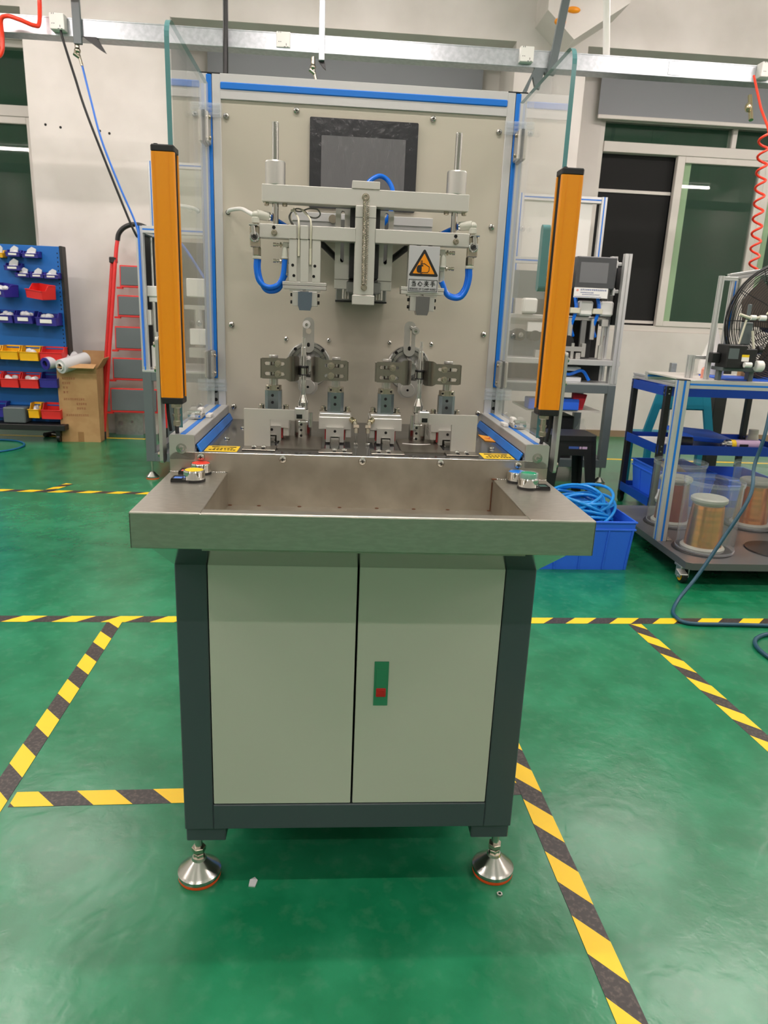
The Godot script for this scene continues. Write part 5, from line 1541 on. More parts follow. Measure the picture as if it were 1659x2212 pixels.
	part("carton_flap", Geo.new().box(V(hw + 0.03, H + 0.03, 0), V(0.005, 0.12, 0.28), 0.0, Basis.from_euler(V(0, 0, -0.6))), M.card, c)
	part("carton_flap", Geo.new().box(V(0.02, H + 0.012, 0.2), V(0.3, 0.005, 0.11), 0.0, Basis.from_euler(V(0.25, 0, 0))), M.card, c)
	part("packing_tape", Geo.new().bb(-0.025, 0.025, 0.001, 0.09, 0.1551, 0.1558), mat(rgb(160, 118, 74), 0.4), c)
	g = Geo.new()
	for e in [[-0.125, 0.55, 0.11], [-0.125, 0.51, 0.07], [-0.125, 0.47, 0.05], [-0.125, 0.43, 0.05], [-0.125, 0.37, 0.18], [-0.02, 0.33, 0.09], [-0.02, 0.29, 0.08], [-0.11, 0.23, 0.19]]:
		tiny_script(g, xf(V(0, 0, 0.155)), e[0], e[1], e[2], 0.02, int(e[2] / 0.017), int(e[1] * 100), 0.0008)
	part("carton_print", g, M.card_ink, c)
	for e in [[V(-2.53, 0.685, -5.12), V(-2.37, 0.73, -5.4), 0.052, "film roll with a blue core lying on the carton, left of the two", M.navy], [V(-2.402, 0.665, -5.1), V(-2.265, 0.72, -5.36), 0.06, "white film roll lying on the carton in front of the other", M.white]]:
		var r := thing("film_roll", e[3], "roll", e[0])
		var dd: Vector3 = e[1] - e[0]
		var ln := dd.length()
		part("wound_film", Geo.new().lathe(V(0, 0, 0), dd, [[0.03, 0.012], [e[2], 0.012], [e[2], ln], [0, ln]], 28), M.bag, r)
		part("core_tube", Geo.new().ring(V(0, 0, 0), dd, 0.027, e[2] * 0.98 if e[4] == M.navy else 0.034, 0.03, 28), e[4], r)
		part("core_inside", Geo.new().cyl(dd.normalized() * 0.02, dd.normalized() * 0.03, 0.0275, 20), M.hole, r)
	# red step ladder folded against the pier
	var l := thing("step_ladder", "red folding step ladder with grey treads leaning folded against the pier", "ladder", V(-1.9, 0, -5.5))
	var rail := func(x0: float, x1: float, z0: float, z1: float, h0: float, h1: float) -> Geo:
		return Geo.new().tube([V(x0, h0, z0), V(x1, h1, z1)], 0.017, 10)
	part("front_rail", rail.call(-0.255, -0.115, 0.12, -0.05, 0.06, 1.56), M.bin_red, l)
	part("front_rail", rail.call(0.255, 0.24, 0.12, -0.05, 0.06, 1.56), M.bin_red, l)
	part("rear_rail", rail.call(-0.292, -0.148, 0.06, -0.08, 0.1, 1.56), M.bin_red, l)
	part("rear_rail", rail.call(0.292, 0.275, 0.06, -0.08, 0.1, 1.56), M.bin_red, l)
	part("pivot_clip", Geo.new().box(V(-0.132, 1.575, -0.06), V(0.065, 0.05, 0.05), 0.006), M.black, l)
	var arc := [V(-0.113, 1.56, -0.05), V(-0.1, 1.68, -0.06)]
	for i in 9:
		var a := PI - PI * i / 8.0
		arc.append(V(0.075 + cos(a) * 0.165, 1.74 + sin(a) * 0.14, -0.07))
	arc.append_array([V(0.245, 1.68, -0.06), V(0.24, 1.56, -0.05)])
	part("top_handle", Geo.new().tube(spline(arc.slice(2, 11), 4), 0.021, 10), M.black, l)
	part("handle_rail", Geo.new().tube([arc[0], arc[1], arc[2]], 0.017, 10).tube([arc[10], arc[11], arc[12]], 0.017, 10), M.bin_red, l)
	for i in 5:
		var y: float = [1.44, 1.185, 0.905, 0.635, 0.355][i]
		var hh: float = [0.095, 0.095, 0.105, 0.10, 0.11][i]
		var xa: float = -0.07 - (1.5 - y) * 0.105
		var zz := 0.11 - y * 0.1
		part("tread_frame", Geo.new().box(V((xa + 0.235) / 2, y, zz), V(0.235 - xa, hh * 2, 0.02), 0.004, Basis(Vector3.RIGHT, -0.1)), M.bin_red, l)
		part("tread_pad", Geo.new().box(V((xa + 0.235) / 2, y + 0.004, zz + 0.009), V(0.235 - xa - 0.02, hh * 2 - 0.03, 0.012), 0.003, Basis(Vector3.RIGHT, -0.1)), M.frame_grey, l)
		part("tread_bracket", Geo.new().bb(xa - 0.03, xa + 0.02, y - hh - 0.012, y - hh + 0.004, zz - 0.02, zz + 0.02), M.bin_red, l)
	for x in [-0.255, 0.255]:
		part("rubber_foot", Geo.new().cyl(V(x, 0, 0.128), V(x, 0.07, 0.119), 0.021, 12), M.black, l)
	for x in [-0.292, 0.292]:
		part("rubber_foot", Geo.new().cyl(V(x, 0, 0.07), V(x, 0.11, 0.058), 0.021, 12), M.black, l)
	var pl := thing("steel_plate", "grey steel plate with two holes standing on the floor behind the ladder", "plate", V(-2.0, 0, -5.66))
	part("plate_body", Geo.new().prism(rrect(-0.13, 0.13, 0.0, 0.2, 0.006), 0.01, xf(), [circle2(-0.075, 0.11, 0.024, 14), circle2(0.03, 0.125, 0.014, 12)]), M.galv, pl)
	# tools and hose on the floor
	var hm := thing("hammer", "hammer with a black grip lying on the floor before the blue board", "hammer", V(-2.62, 0.022, -5.42), -0.45)
	part("hammer_handle", Geo.new().cyl(V(-0.02, 0, 0), V(0.1, 0, 0), 0.009, 10), M.steel, hm)
	part("hammer_grip", Geo.new().cyl(V(0.08, 0, 0), V(0.27, 0, 0), 0.017, 12, -1.0, 0.005), M.black, hm)
	part("hammer_head", Geo.new().cyl(V(-0.05, 0, -0.06), V(-0.05, 0, 0.06), 0.022, 12, -1.0, 0.004), M.black, hm)
	var ring_pts := []
	for i in 40:
		var a := TAU * i / 40
		ring_pts.append(V(-2.98 + cos(a) * 0.3, 0.008, -4.86 + sin(a) * 0.31))
	single("hose_ring", Geo.new().tube(ring_pts, 0.008, 8, true), mat(rgb(20, 96, 140), 0.4), "ring of blue hose lying on the floor at the left edge", "hose")
	# litter under and in front of the machine
	single("floor_scrap", Geo.new().prism([Vector2(-0.008, -0.012), Vector2(0.006, -0.014), Vector2(0.01, 0.004), Vector2(0.003, 0.013), Vector2(-0.007, 0.006)], 0.003, Transform3D(Basis(V(1, 0, 0), V(0, 0, -1), V(0, 1, 0)), V(-0.211, 0.0002, -0.018))), M.bag, "pale scrap lying on the floor near the left machine foot", "scrap")
	single("loose_nut", Geo.new().ring(V(0.332, 0.0, 0.03), Vector3.UP, 0.0035, 0.0068, 0.005, 6), M.steel, "small steel nut lying on the floor in front of the right machine foot", "nut")


# the same kind of machine standing at the back: x0 its left edge, z0 its front
func sister(t: Node3D, x0: float, z0: float, deep: float, wide := 0.7) -> void:
	var g := Geo.new()
	for x in [x0, x0 + wide - 0.06]:
		for z in [z0 - 0.06, z0 - deep]:
			g.bb(x, x + 0.06, 0.13, 0.76, z, z + 0.06, 0.002)
	for y in [[0.13, 0.19], [0.70, 0.76]]:
		g.bb(x0 + 0.06, x0 + wide - 0.06, y[0], y[1], z0 - 0.06, z0, 0.002)
		g.bb(x0 + 0.06, x0 + wide - 0.06, y[0], y[1], z0 - deep, z0 - deep + 0.06, 0.002)
		for x in [x0, x0 + wide - 0.06]:
			g.bb(x, x + 0.06, y[0], y[1], z0 - deep + 0.06, z0 - 0.06, 0.002)
	part("base_frame", g, M.frame_grey, t)
	part("base_panel", Geo.new().bb(x0 + 0.06, x0 + wide - 0.06, 0.14, 0.15, z0 - deep + 0.06, z0 - 0.06), M.frame_grey, t)
	for x in [x0 + 0.03, x0 + wide - 0.03]:
		for z in [z0 - 0.03, z0 - deep + 0.03]:
			var o := V(x, 0, z)
			var f := part("leveling_foot", Geo.new().lathe(o, Vector3.UP, [[0, 0.008], [0.046, 0.008], [0.046, 0.018], [0.014, 0.05], [0.008, 0.05], [0.008, 0.13], [0, 0.13]], 24), M.steel, t)
			part("rubber_pad", Geo.new().cyl(o, o + V(0, 0.009, 0), 0.045, 24), M.orange_deep, f)
	part("table_plate", Geo.new().bb(x0, x0 + wide, 0.76, 0.775, z0 - deep, z0, 0.002), M.profile, t)


func pro(t: Node3D, called: String, a: Vector3, b: Vector3, w := 0.045, strips := [V(0, 0, 1)]) -> void:
	# profile bar between two points (along one axis) with blue strips on the named sides
	var d := (b - a).normalized()
	var B := Basis()
	if absf(d.y) > 0.5:
		B = Basis(V(1, 0, 0), V(0, 0, -1), V(0, 1, 0))
	elif absf(d.x) > 0.5:
		B = Basis(V(0, 1, 0), V(0, 0, 1), V(1, 0, 0))
	var lo := a.min(b)
	var p := part(called, extrusion(w, w, a.distance_to(b), Transform3D(B, lo), [0, 1, 2, 3], w * 0.22, w * 0.14), M.profile, t)
	for s in strips:
		var c: Vector3 = (a + b) * 0.5 + s * (w * 0.5 - 0.002)
		var sz := V(w * 0.22, w * 0.22, w * 0.22)
		for i in 3:
			if absf(d[i]) > 0.5:
				sz[i] = a.distance_to(b)
			elif absf(s[i]) > 0.5:
				sz[i] = 0.006
		part("blue_strip", Geo.new().box(c, sz), M.blue_strip, p)


func back_machines() -> void:
	var F := V(0, 0, 1)
	var L := thing("assembly_machine", "grey framed machine standing behind the left light curtain, white posts with blue strips", "machine", V(-1.03, 0, -4.1))
	var o := Node3D.new()
	sister(L, -0.355, 0.26, 0.75)
	var z := 0.235
	pro(L, "frame_post", V(-0.332, 0.775, z), V(-0.332, 1.71, z), 0.045, [F])
	pro(L, "frame_post", V(0.332, 0.775, z), V(0.332, 1.71, z), 0.045, [F])
	pro(L, "frame_post", V(-0.345, 0.775, -0.2), V(-0.345, 2.18, -0.2), 0.032, [F, V(1, 0, 0)])
	pro(L, "frame_post", V(0.332, 0.775, -0.2), V(0.332, 2.18, -0.2), 0.04, [F])
	pro(L, "frame_beam", V(-0.31, 1.69, z), V(0.31, 1.69, z), 0.045, [F])
	for x in [-0.332, 0.332]:
		pro(L, "frame_beam", V(x, 1.69, -0.4), V(x, 1.69, z - 0.022), 0.045, [V(-signf(x), 0, 0), V(0, 1, 0)])
	pro(L, "frame_beam", V(-0.33, 2.16, -0.2), V(0.31, 2.16, -0.2), 0.04, [F])
	part("rear_panel", Geo.new().bb(-0.31, 0.31, 1.70, 2.17, -0.43, -0.42), M.frosted, L)
	part("dark_panel", Geo.new().bb(-0.31, 0.31, 0.78, 1.67, -0.41, -0.4), M.black, L)
	part("dark_side_panel", Geo.new().bb(-0.345, -0.34, 0.78, 1.67, -0.4, 0.2), M.black, L)
	part("white_panel", Geo.new().bb(-0.31, -0.255, 0.776, 0.936, 0.14, 0.16, 0.002), M.white_plastic, L)
	part("air_cylinder", Geo.new().cyl(V(-0.287, 1.3, 0.13), V(-0.287, 1.65, 0.13), 0.008, 12), M.profile, L)
	part("cylinder_clamp", Geo.new().bb(-0.322, -0.242, 1.265, 1.336, 0.1, 0.17, 0.006).bb(-0.312, -0.252, 1.23, 1.265, 0.11, 0.16, 0.004), M.white_plastic, L)
	part("guide_rod", Geo.new().cyl(V(-0.284, 1.02, 0.15), V(-0.284, 1.23, 0.15), 0.013, 12).cyl(V(-0.278, 0.936, 0.15), V(-0.278, 1.03, 0.15), 0.02, 12), M.alu, L)
	part("white_block", Geo.new().bb(-0.332, -0.302, 1.074, 1.177, 0.12, 0.17, 0.004), M.white_plastic, L)
	part("white_cover", Geo.new().bb(-0.07, 0.085, 1.275, 1.40, 0.0, 0.09, 0.006).bb(-0.05, 0.12, 0.95, 1.06, 0.0, 0.12, 0.005), M.white_plastic, L)
	part("machine_parts", Geo.new().bb(-0.09, 0.13, 1.19, 1.22, 0.0, 0.08, 0.003).bb(-0.06, 0.06, 0.86, 0.93, 0.0, 0.12, 0.004).cyl(V(0.0, 0.93, 0.05), V(0, 1.2, 0.05), 0.03, 14), M.alu, L)
	part("blue_tube_bundle", Geo.new().tube(spline([V(-0.27, 1.66, 0.1), V(-0.22, 1.63, 0.12), V(-0.15, 1.655, 0.08), V(-0.08, 1.6, 0.05), V(0.05, 1.4, 0.02)], 6), 0.009, 8).tube(spline([V(-0.28, 1.64, 0.02), V(-0.24, 1.6, 0.05), V(-0.2, 1.65, 0.0)], 6), 0.009, 8), M.blue_tube, L)
	var R := thing("assembly_machine", "grey framed machine with a hooded touchscreen standing behind the right light curtain", "machine", V(1.71, 0, -4.3))
	sister(R, -0.55, 0.27, 0.75, 0.9)
	z = 0.25
	pro(R, "frame_post", V(0.325, 0.775, z), V(0.325, 1.70, z), 0.05, [])
	pro(R, "frame_post", V(-0.52, 0.775, z), V(-0.52, 1.66, z), 0.045, [F])
	pro(R, "frame_post", V(0.325, 0.775, -0.02), V(0.325, 1.70, -0.02), 0.045, [])
	for e in [[-0.333, -0.42], [0.335, -0.42]]:
		pro(R, "frame_post", V(e[0], 0.775, e[1]), V(e[0], 2.17, e[1]), 0.045, [F, V(signf(e[0]), 0, 0)])
	pro(R, "frame_beam", V(-0.31, 2.145, -0.42), V(0.31, 2.145, -0.42), 0.045, [F])
	pro(R, "frame_beam", V(-0.53, 1.645, -0.02), V(0.31, 1.645, -0.02), 0.045, [F, V(0, 1, 0)])
	part("rear_panel", Geo.new().bb(-0.31, 0.25, 1.67, 2.12, -0.43, -0.42), M.white_plastic, R)
	part("brown_panel", Geo.new().bb(-0.52, 0.3, 1.535, 1.575, -0.06, -0.05).bb(0.0, 0.3, 1.4, 1.535, -0.06, -0.05), M.brown, R)
	part("dark_panel", Geo.new().bb(-0.31, 0.31, 0.93, 1.53, -0.16, -0.15), M.black, R)
	part("grey_panel", Geo.new().bb(-0.52, -0.2, 1.37, 1.57, 0.02, 0.03), M.frame_grey, R)
	part("lower_grey_panel", Geo.new().bb(-0.52, -0.15, 0.945, 1.2, 0.02, 0.03), M.frame_grey, R)
	part("white_sheet", Geo.new().bb(-0.52, -0.06, 1.13, 1.235, 0.035, 0.045), M.white_frame, R)
	part("dark_side_panel", Geo.new().bb(0.352, 0.357, 1.2, 1.62, -0.4, 0.2), M.black, R)
	part("black_back", Geo.new().bb(-0.06, 0.24, 0.95, 1.62, 0.0, 0.01), M.black, R)
	# screen unit on arms
	var hm := part("screen_box", Geo.new().bb(-0.045, 0.245, 1.45, 1.67, 0.16, 0.27, 0.006), M.dark_grey, R)
	part("screen", Geo.new().bb(-0.02, 0.185, 1.49, 1.63, 0.27, 0.272), M.screen_plain, hm)
	part("screen_plate", Geo.new().bb(-0.05, 0.2, 1.385, 1.455, 0.266, 0.276, 0.001), M.white, hm)
	var g := Geo.new()
	var T := xf(V(0, 0, 0.276))
	tiny_script(g, T, -0.005, 1.435, 0.195, 0.012, 14, 41, 0.001)
	for e in [[-0.005, 1.418, 0.1, 0.007], [0.01, 1.405, 0.13, 0.006], [-0.045, 1.39, 0.2, 0.005]]:
		tiny_script(g, T, e[0], e[1], e[2], e[3], 18, int(e[1] * 1000), 0.001)
	part("plate_print", g, M.ink_blue, hm)
	part("plate_emblem", Geo.new().ring(V(-0.027, 1.436, 0.2765), V(0, 0, 1), 0.004, 0.007, 0.001, 16), M.orange_deep, hm)
	for y in [1.63, 1.44]:
		part("screen_arm", Geo.new().bb(0.245, 0.3, y - 0.012, y + 0.012, 0.19, 0.22, 0.003).bb(0.245, 0.262, y - 0.03, y + 0.02, 0.19, 0.25, 0.003), M.profile, hm)
	# middle works
	part("work_shelf", Geo.new().bb(-0.53, 0.36, 0.905, 0.945, -0.1, 0.27, 0.003), M.profile, R)
	part("shelf_leg", Geo.new().bb(0.29, 0.35, 0.775, 0.905, 0.2, 0.26, 0.002), M.profile, R)
	for e in [[-0.1, 1.315], [0.08, 1.315], [0.235, 1.318], [-0.34, 1.318]]:
		part("white_block", Geo.new().bb(e[0] - 0.052, e[0] + 0.052, e[1] - 0.055, e[1] + 0.052, 0.12, 0.2, 0.012), M.white_plastic, R)
	for x in [-0.005, 0.165]:
		part("ivory_clip", Geo.new().bb(x - 0.035, x + 0.035, 1.275, 1.315, 0.16, 0.215, 0.004), M.ivory, R)
		part("blue_tube_bundle", Geo.new().tube(spline([V(x, 1.40, 0.17), V(x + 0.012, 1.3, 0.19), V(x - 0.008, 1.18, 0.17), V(x + 0.02, 1.11, 0.15)], 6), 0.014, 8), M.blue_tube, R)
		part("hanging_cylinder", Geo.new().cyl(V(x - 0.012, 1.09, 0.17), V(x - 0.012, 1.24, 0.17), 0.018, 12).cyl(V(x + 0.012, 1.25, 0.17), V(x + 0.012, 1.42, 0.17), 0.008, 10), M.alu, R)
	part("cross_bar", Geo.new().bb(-0.53, 0.26, 1.225, 1.255, 0.08, 0.14, 0.003), M.alu, R)
	part("mid_plate", Geo.new().bb(-0.14, -0.05, 1.14, 1.23, 0.1, 0.13, 0.003).bb(-0.33, -0.2, 1.13, 1.2, 0.1, 0.13, 0.003), M.white_plastic, R)
	part("dark_motor", Geo.new().cyl(V(-0.03, 1.07, 0.05), V(-0.03, 1.07, 0.19), 0.045, 18).cyl(V(-0.13, 1.07, 0.05), V(-0.13, 1.07, 0.16), 0.035, 18).bb(0.105, 0.17, 0.95, 1.24, 0.06, 0.12, 0.004), M.black, R)
	part("dark_disc", Geo.new().cyl(V(-0.39, 1.105, 0.05), V(-0.39, 1.105, 0.16), 0.045, 20), M.black, R)
	part("dark_disc", Geo.new().cyl(V(-0.27, 1.1, 0.05), V(-0.27, 1.1, 0.15), 0.04, 20), M.black, R)
	part("disc_boss", Geo.new().cyl(V(-0.39, 1.105, 0.16), V(-0.39, 1.105, 0.19), 0.018, 16), M.steel, R)
	part("slide_plate", Geo.new().bb(0.07, 0.11, 1.0, 1.23, 0.13, 0.16, 0.003), M.alu_dark, R)
	part("guide_rod", Geo.new().cyl(V(0.235, 0.95, 0.17), V(0.235, 1.2, 0.17), 0.012, 12).cyl(V(0.225, 0.95, 0.19), V(0.225, 1.05, 0.19), 0.02, 12).bb(0.21, 0.26, 1.19, 1.24, 0.14, 0.2, 0.003), M.alu, R)
	part("fixture_bar", Geo.new().bb(-0.06, 0.1, 1.0, 1.035, 0.14, 0.2, 0.004), M.alu, R)
	for e in [[-0.07, -0.035, 0.945, 1.0], [0.0, 0.022, 0.945, 1.06], [0.08, 0.11, 0.96, 1.06], [0.04, 0.075, 0.945, 0.99], [-0.27, -0.2, 0.945, 1.0], [-0.16, -0.13, 0.945, 1.02]]:
		part("fixture_block", Geo.new().bb(e[0], e[1], e[2], e[3], 0.142, 0.198, 0.003), M.alu, R)
	part("orange_lever", Geo.new().tube([V(0.285, 1.12, 0.05), V(0.275, 1.02, 0.05), V(0.27, 0.95, 0.05)], 0.012, 8), M.brown, R)
	part("lower_parts", Geo.new().bb(-0.05, 0.09, 0.855, 0.885, 0.1, 0.2, 0.005).bb(-0.1, 0.1, 0.775, 0.81, 0.05, 0.2, 0.004), M.bag, R)
	part("lower_tubes", Geo.new().tube(spline([V(-0.2, 0.8, 0.2), V(-0.1, 0.85, 0.21), V(0.0, 0.83, 0.2), V(0.1, 0.86, 0.2), V(0.16, 0.79, 0.2)], 6), 0.012, 8), M.blue_tube, R)
	part("dark_box", Geo.new().bb(-0.5, 0.3, 0.775, 0.89, -0.1, 0.02), M.black, R)
	# things kept inside the open base
	single("blue_tray", Geo.new().bb(1.42, 1.81, 0.56, 0.645, -4.22, -4.08, 0.006), M.crate_blue, "blue plastic tray on the shelf inside the right rear machine's base", "tray")
	single("red_cloth", Geo.new().prism([Vector2(1.77, 0.565), Vector2(1.85, 0.565), Vector2(1.875, 0.68), Vector2(1.77, 0.69)], 0.05, xf(V(0, 0, -4.16))), mat(rgb(190, 30, 46), 0.7), "red cloth hanging beside the blue tray in the rear machine's base", "cloth")
	single("base_shelf", Geo.new().bb(1.42, 1.99, 0.545, 0.56, -4.6, -4.1), M.white_frame, "pale shelf inside the right rear machine's base", "shelf")
	single("dark_unit", Geo.new().bb(1.56, 1.83, 0.155, 0.5, -4.5, -4.2, 0.01), M.black, "black control unit standing inside the right rear machine's base", "unit")
	single("spray_bottle", Geo.new().lathe(V(1.885, 0.155, -4.2), Vector3.UP, [[0, 0], [0.045, 0], [0.048, 0.1], [0.045, 0.24], [0.02, 0.29], [0.02, 0.33], [0, 0.33]], 18), M.film, "clear bottle standing inside the right rear machine's base", "bottle")
	var st := thing("plastic_stool", "black plastic stool in front of the right rear machine", "stool", V(1.60, 0, -3.64))
	part("stool_seat", Geo.new().prism(rrect(-0.17, 0.17, -0.15, 0.15, 0.05), 0.035, Transform3D(Basis(V(1, 0, 0), V(0, 0, -1), V(0, 1, 0)), V(0, 0.425, 0))), M.black, st)
	g = Geo.new()
	for s in [-1.0, 1.0]:
		for q in [-1.0, 1.0]:
			g.prism([Vector2(-0.03, 0), Vector2(0.03, 0), Vector2(0.045, 0.43), Vector2(-0.045, 0.43)], 0.012, Transform3D(Basis(V(1, 0, 0), V(s * -0.09, 1, q * -0.1), V(0, 0, 1)), V(s * 0.155, 0, q * 0.165)))
			g.prism([Vector2(-0.03, 0), Vector2(0.03, 0), Vector2(0.045, 0.43), Vector2(-0.045, 0.43)], 0.012, Transform3D(Basis(V(0, 0, 1), V(s * -0.09, 1, q * -0.1), V(-1, 0, 0)), V(s * 0.18, 0, q * 0.14)))
	for q in [-1.0, 1.0]:
		g.box(V(0, 0.375, q * 0.135), V(0.3, 0.11, 0.012), 0.003)
		g.box(V(q * 0.15, 0.375, 0), V(0.012, 0.11, 0.27), 0.003)
	part("stool_legs", g, M.black, st)
	part("stool_sticker", Geo.new().bb(-0.03, 0.04, 0.368, 0.385, 0.1405, 0.1415), M.ink_blue, st)
	part("stool_sticker", Geo.new().bb(0.045, 0.06, 0.368, 0.385, 0.1405, 0.1415).bb(0.065, 0.1, 0.368, 0.385, 0.1405, 0.1415), M.lilac, st)
	single("white_box", Geo.new().bb(1.44, 1.54, 0.155, 0.33, -4.19, -4.1, 0.006), M.white_frame, "white boxed label seen low behind the stool", "box")

func spool(x: float, z: float, dull: bool, label: String, where: String) -> void:
	var t := thing("wire_spool", label, "spool", V(x, 0.137, z), 0.0, "copper wire spools on the platform")
	part("spool_core", Geo.new().lathe(V(0, 0, 0), Vector3.UP, [[0, 0], [0.104, 0], [0.106, 0.012], [0.098, 0.02], [0.08, 0.024], [0.07, 0.235], [0.082, 0.24], [0.088, 0.25], [0.088, 0.262], [0.08, 0.268], [0.03, 0.258], [0, 0.258]], 40), M.flange, t)
	var pr := [[0.0, 0.022], [0.09, 0.022]]
	var rn := RandomNumberGenerator.new()
	rn.seed = int(absf(x * 100))
	for i in 14:
		pr.append([0.09 - 0.014 * i / 13.0 + rn.randf_range(-0.0004, 0.0004), 0.024 + 0.205 * i / 13.0])
	pr.append([0.0, 0.23])
	part("copper_winding", Geo.new().lathe(V(0, 0, 0), Vector3.UP, pr, 56), M.copper_dull if dull else M.copper, t)
	var c := thing("spool_cover", "clear round cover standing over the " + label.get_slice(" spool", 0) + " spool" + where, "cover", V(x + 0.012, 0.137, z), 0.0, "clear covers over the spools")
	part("cover_wall", Geo.new().lathe(V(0, 0, 0), Vector3.UP, [[0.138, 0], [0.138, 0.345]], 40), M.film, c)
	part("cover_rim", Geo.new().lathe(V(0, 0.335, 0), Vector3.UP, [[0.139, 0], [0.143, 0.002], [0.143, 0.02], [0.139, 0.022]], 40), M.acrylic, c)
	part("cover_foot", Geo.new().lathe(V(0, 0, 0), Vector3.UP, [[0.138, 0], [0.142, 0.0], [0.142, 0.008], [0.138, 0.01]], 40), M.acrylic, c)


func mat_disc(x: float, z: float, label: String) -> void:
	var t := thing("turntable_pad", label, "pad", V(x, 0.13, z))
	part("pad_disc", Geo.new().lathe(V(0, 0, 0), Vector3.UP, [[0, 0], [0.142, 0], [0.145, 0.002], [0.142, 0.007], [0, 0.007]], 40), M.black, t)


func right_corner() -> void:
	# wheeled wire stand
	var t := thing("wire_trolley", "wheeled trolley of aluminium profile with a grey platform at the right edge", "trolley", V(2.3, 0, -2.3))
	part("platform", Geo.new().prism([Vector2(-0.655, -0.455), Vector2(-0.63, -0.475), Vector2(0.75, -0.475), Vector2(0.75, 0.6), Vector2(-0.655, 0.6)], 0.034, Transform3D(Basis(V(1, 0, 0), V(0, 0, -1), V(0, 1, 0)), V(0, 0.096, 0))), M.trolley_grey, t)
	part("underframe", Geo.new().bb(-0.5, 0.7, 0.05, 0.096, -0.55, 0.36, 0.004), M.black, t)
	for p in [[-0.625, 0.385], [0.62, 0.30], [-0.5, -0.5], [0.62, -0.5]]:
		var c := part("caster", Geo.new().cyl(V(p[0] - 0.014, 0.034, p[1]), V(p[0] + 0.014, 0.034, p[1]), 0.034, 24, -1.0, 0.004), M.black_gloss, t)
		part("wheel_hub", Geo.new().cyl(V(p[0] - 0.016, 0.034, p[1]), V(p[0] + 0.016, 0.034, p[1]), 0.022, 20), M.bin_yellow, c)
		part("caster_fork", Geo.new().bb(p[0] - 0.024, p[0] - 0.018, 0.03, 0.092, p[1] - 0.03, p[1] + 0.02, 0.002).bb(p[0] + 0.018, p[0] + 0.024, 0.03, 0.092, p[1] - 0.03, p[1] + 0.02, 0.002).bb(p[0] - 0.03, p[0] + 0.03, 0.082, 0.096, p[1] - 0.04, p[1] + 0.035, 0.003).cyl(V(p[0] - 0.028, 0.034, p[1]), V(p[0] + 0.028, 0.034, p[1]), 0.007, 10), M.galv, c)
		part("brake_pedal", Geo.new().box(V(p[0] - 0.03, 0.072, p[1] + 0.05), V(0.04, 0.006, 0.05), 0.002, Basis(Vector3.RIGHT, 0.3)), M.alu, c)
	var F := V(0, 0, 1)
	var W := V(-1, 0, 0)
	pro(t, "frame_post", V(-0.628, 0.13, 0.1), V(-0.628, 0.96, 0.1), 0.05, [F, W])
	part("post_cap", Geo.new().bb(-0.654, -0.602, 0.96, 0.965, 0.074, 0.126, 0.001), M.black, t)
	part("foot_bracket", Geo.new().bb(-0.602, -0.57, 0.13, 0.136, 0.075, 0.125).bb(-0.602, -0.598, 0.13, 0.17, 0.075, 0.125).cyl(V(-0.585, 0.136, 0.1), V(-0.585, 0.144, 0.1), 0.008, 10), M.alu, t)
	pro(t, "frame_beam", V(-0.6, 0.943, 0.1), V(0.7, 0.943, 0.1), 0.042, [F])
	pro(t, "frame_post", V(0.72, 0.13, 0.1), V(0.72, 0.96, 0.1), 0.05, [F])
	pro(t, "frame_beam", V(-0.6, 0.943, -0.4), V(0.7, 0.943, -0.4), 0.042, [F])
	part("top_tray", Geo.new().bb(-0.6, 0.7, 0.955, 0.965, -0.4, 0.1, 0.001), M.white_frame, t)
	# upper frame with the tension unit
	pro(t, "thin_post", V(-0.488, 0.965, 0.05), V(-0.488, 1.462, 0.05), 0.022, [])
	pro(t, "thin_post", V(-0.302, 0.965, -0.17), V(-0.302, 1.462, -0.17), 0.03, [F])
	pro(t, "thin_post", V(-0.555, 0.965, 0.0), V(-0.555, 1.08, 0.0), 0.03, [])
	pro(t, "thin_beam", V(-0.54, 1.07, 0.0), V(-0.42, 1.07, 0.0), 0.018, [])
	part("top_bar", extrusion(0.032, 0.032, 0.75, Transform3D(Basis(V(0, 1, 0), V(0, 0, 1), V(1, 0, 0)).rotated(Vector3.BACK, 0.18), V(-0.335, 1.472, -0.17))), M.profile, t)
	pro(t, "thin_beam", V(-0.477, 1.45, 0.05), V(-0.41, 1.45, 0.05), 0.018, [])
	var tu := part("tension_unit", Geo.new().bb(-0.455, -0.36, 1.03, 1.142, 0.05, 0.16, 0.004).bb(-0.36, -0.30, 1.04, 1.125, 0.05, 0.15, 0.004).bb(-0.5, -0.455, 1.05, 1.10, 0.06, 0.1, 0.004), M.black, t)
	part("unit_label", Geo.new().bb(-0.45, -0.40, 1.075, 1.125, 0.16, 0.1615), M.frame_grey, tu)
	part("unit_sticker", Geo.new().bb(-0.382, -0.345, 1.065, 1.085, 0.16, 0.1612), M.white, tu)
	part("unit_sticker", Geo.new().bb(-0.382, -0.345, 1.085, 1.097, 0.16, 0.1612), M.yellow, tu)
	part("unit_bracket", Geo.new().bb(-0.46, -0.26, 1.015, 1.032, 0.03, 0.14, 0.002).bb(-0.45, -0.43, 0.965, 1.015, 0.06, 0.09, 0.002).bb(-0.29, -0.265, 0.965, 1.05, 0.05, 0.09, 0.002), M.frame_grey, tu)
	part("tension_arm", Geo.new().bb(-0.365, -0.31, 1.142, 1.25, 0.07, 0.09, 0.004).bb(-0.345, -0.33, 1.25, 1.335, 0.07, 0.085, 0.002), M.frame_grey, tu)
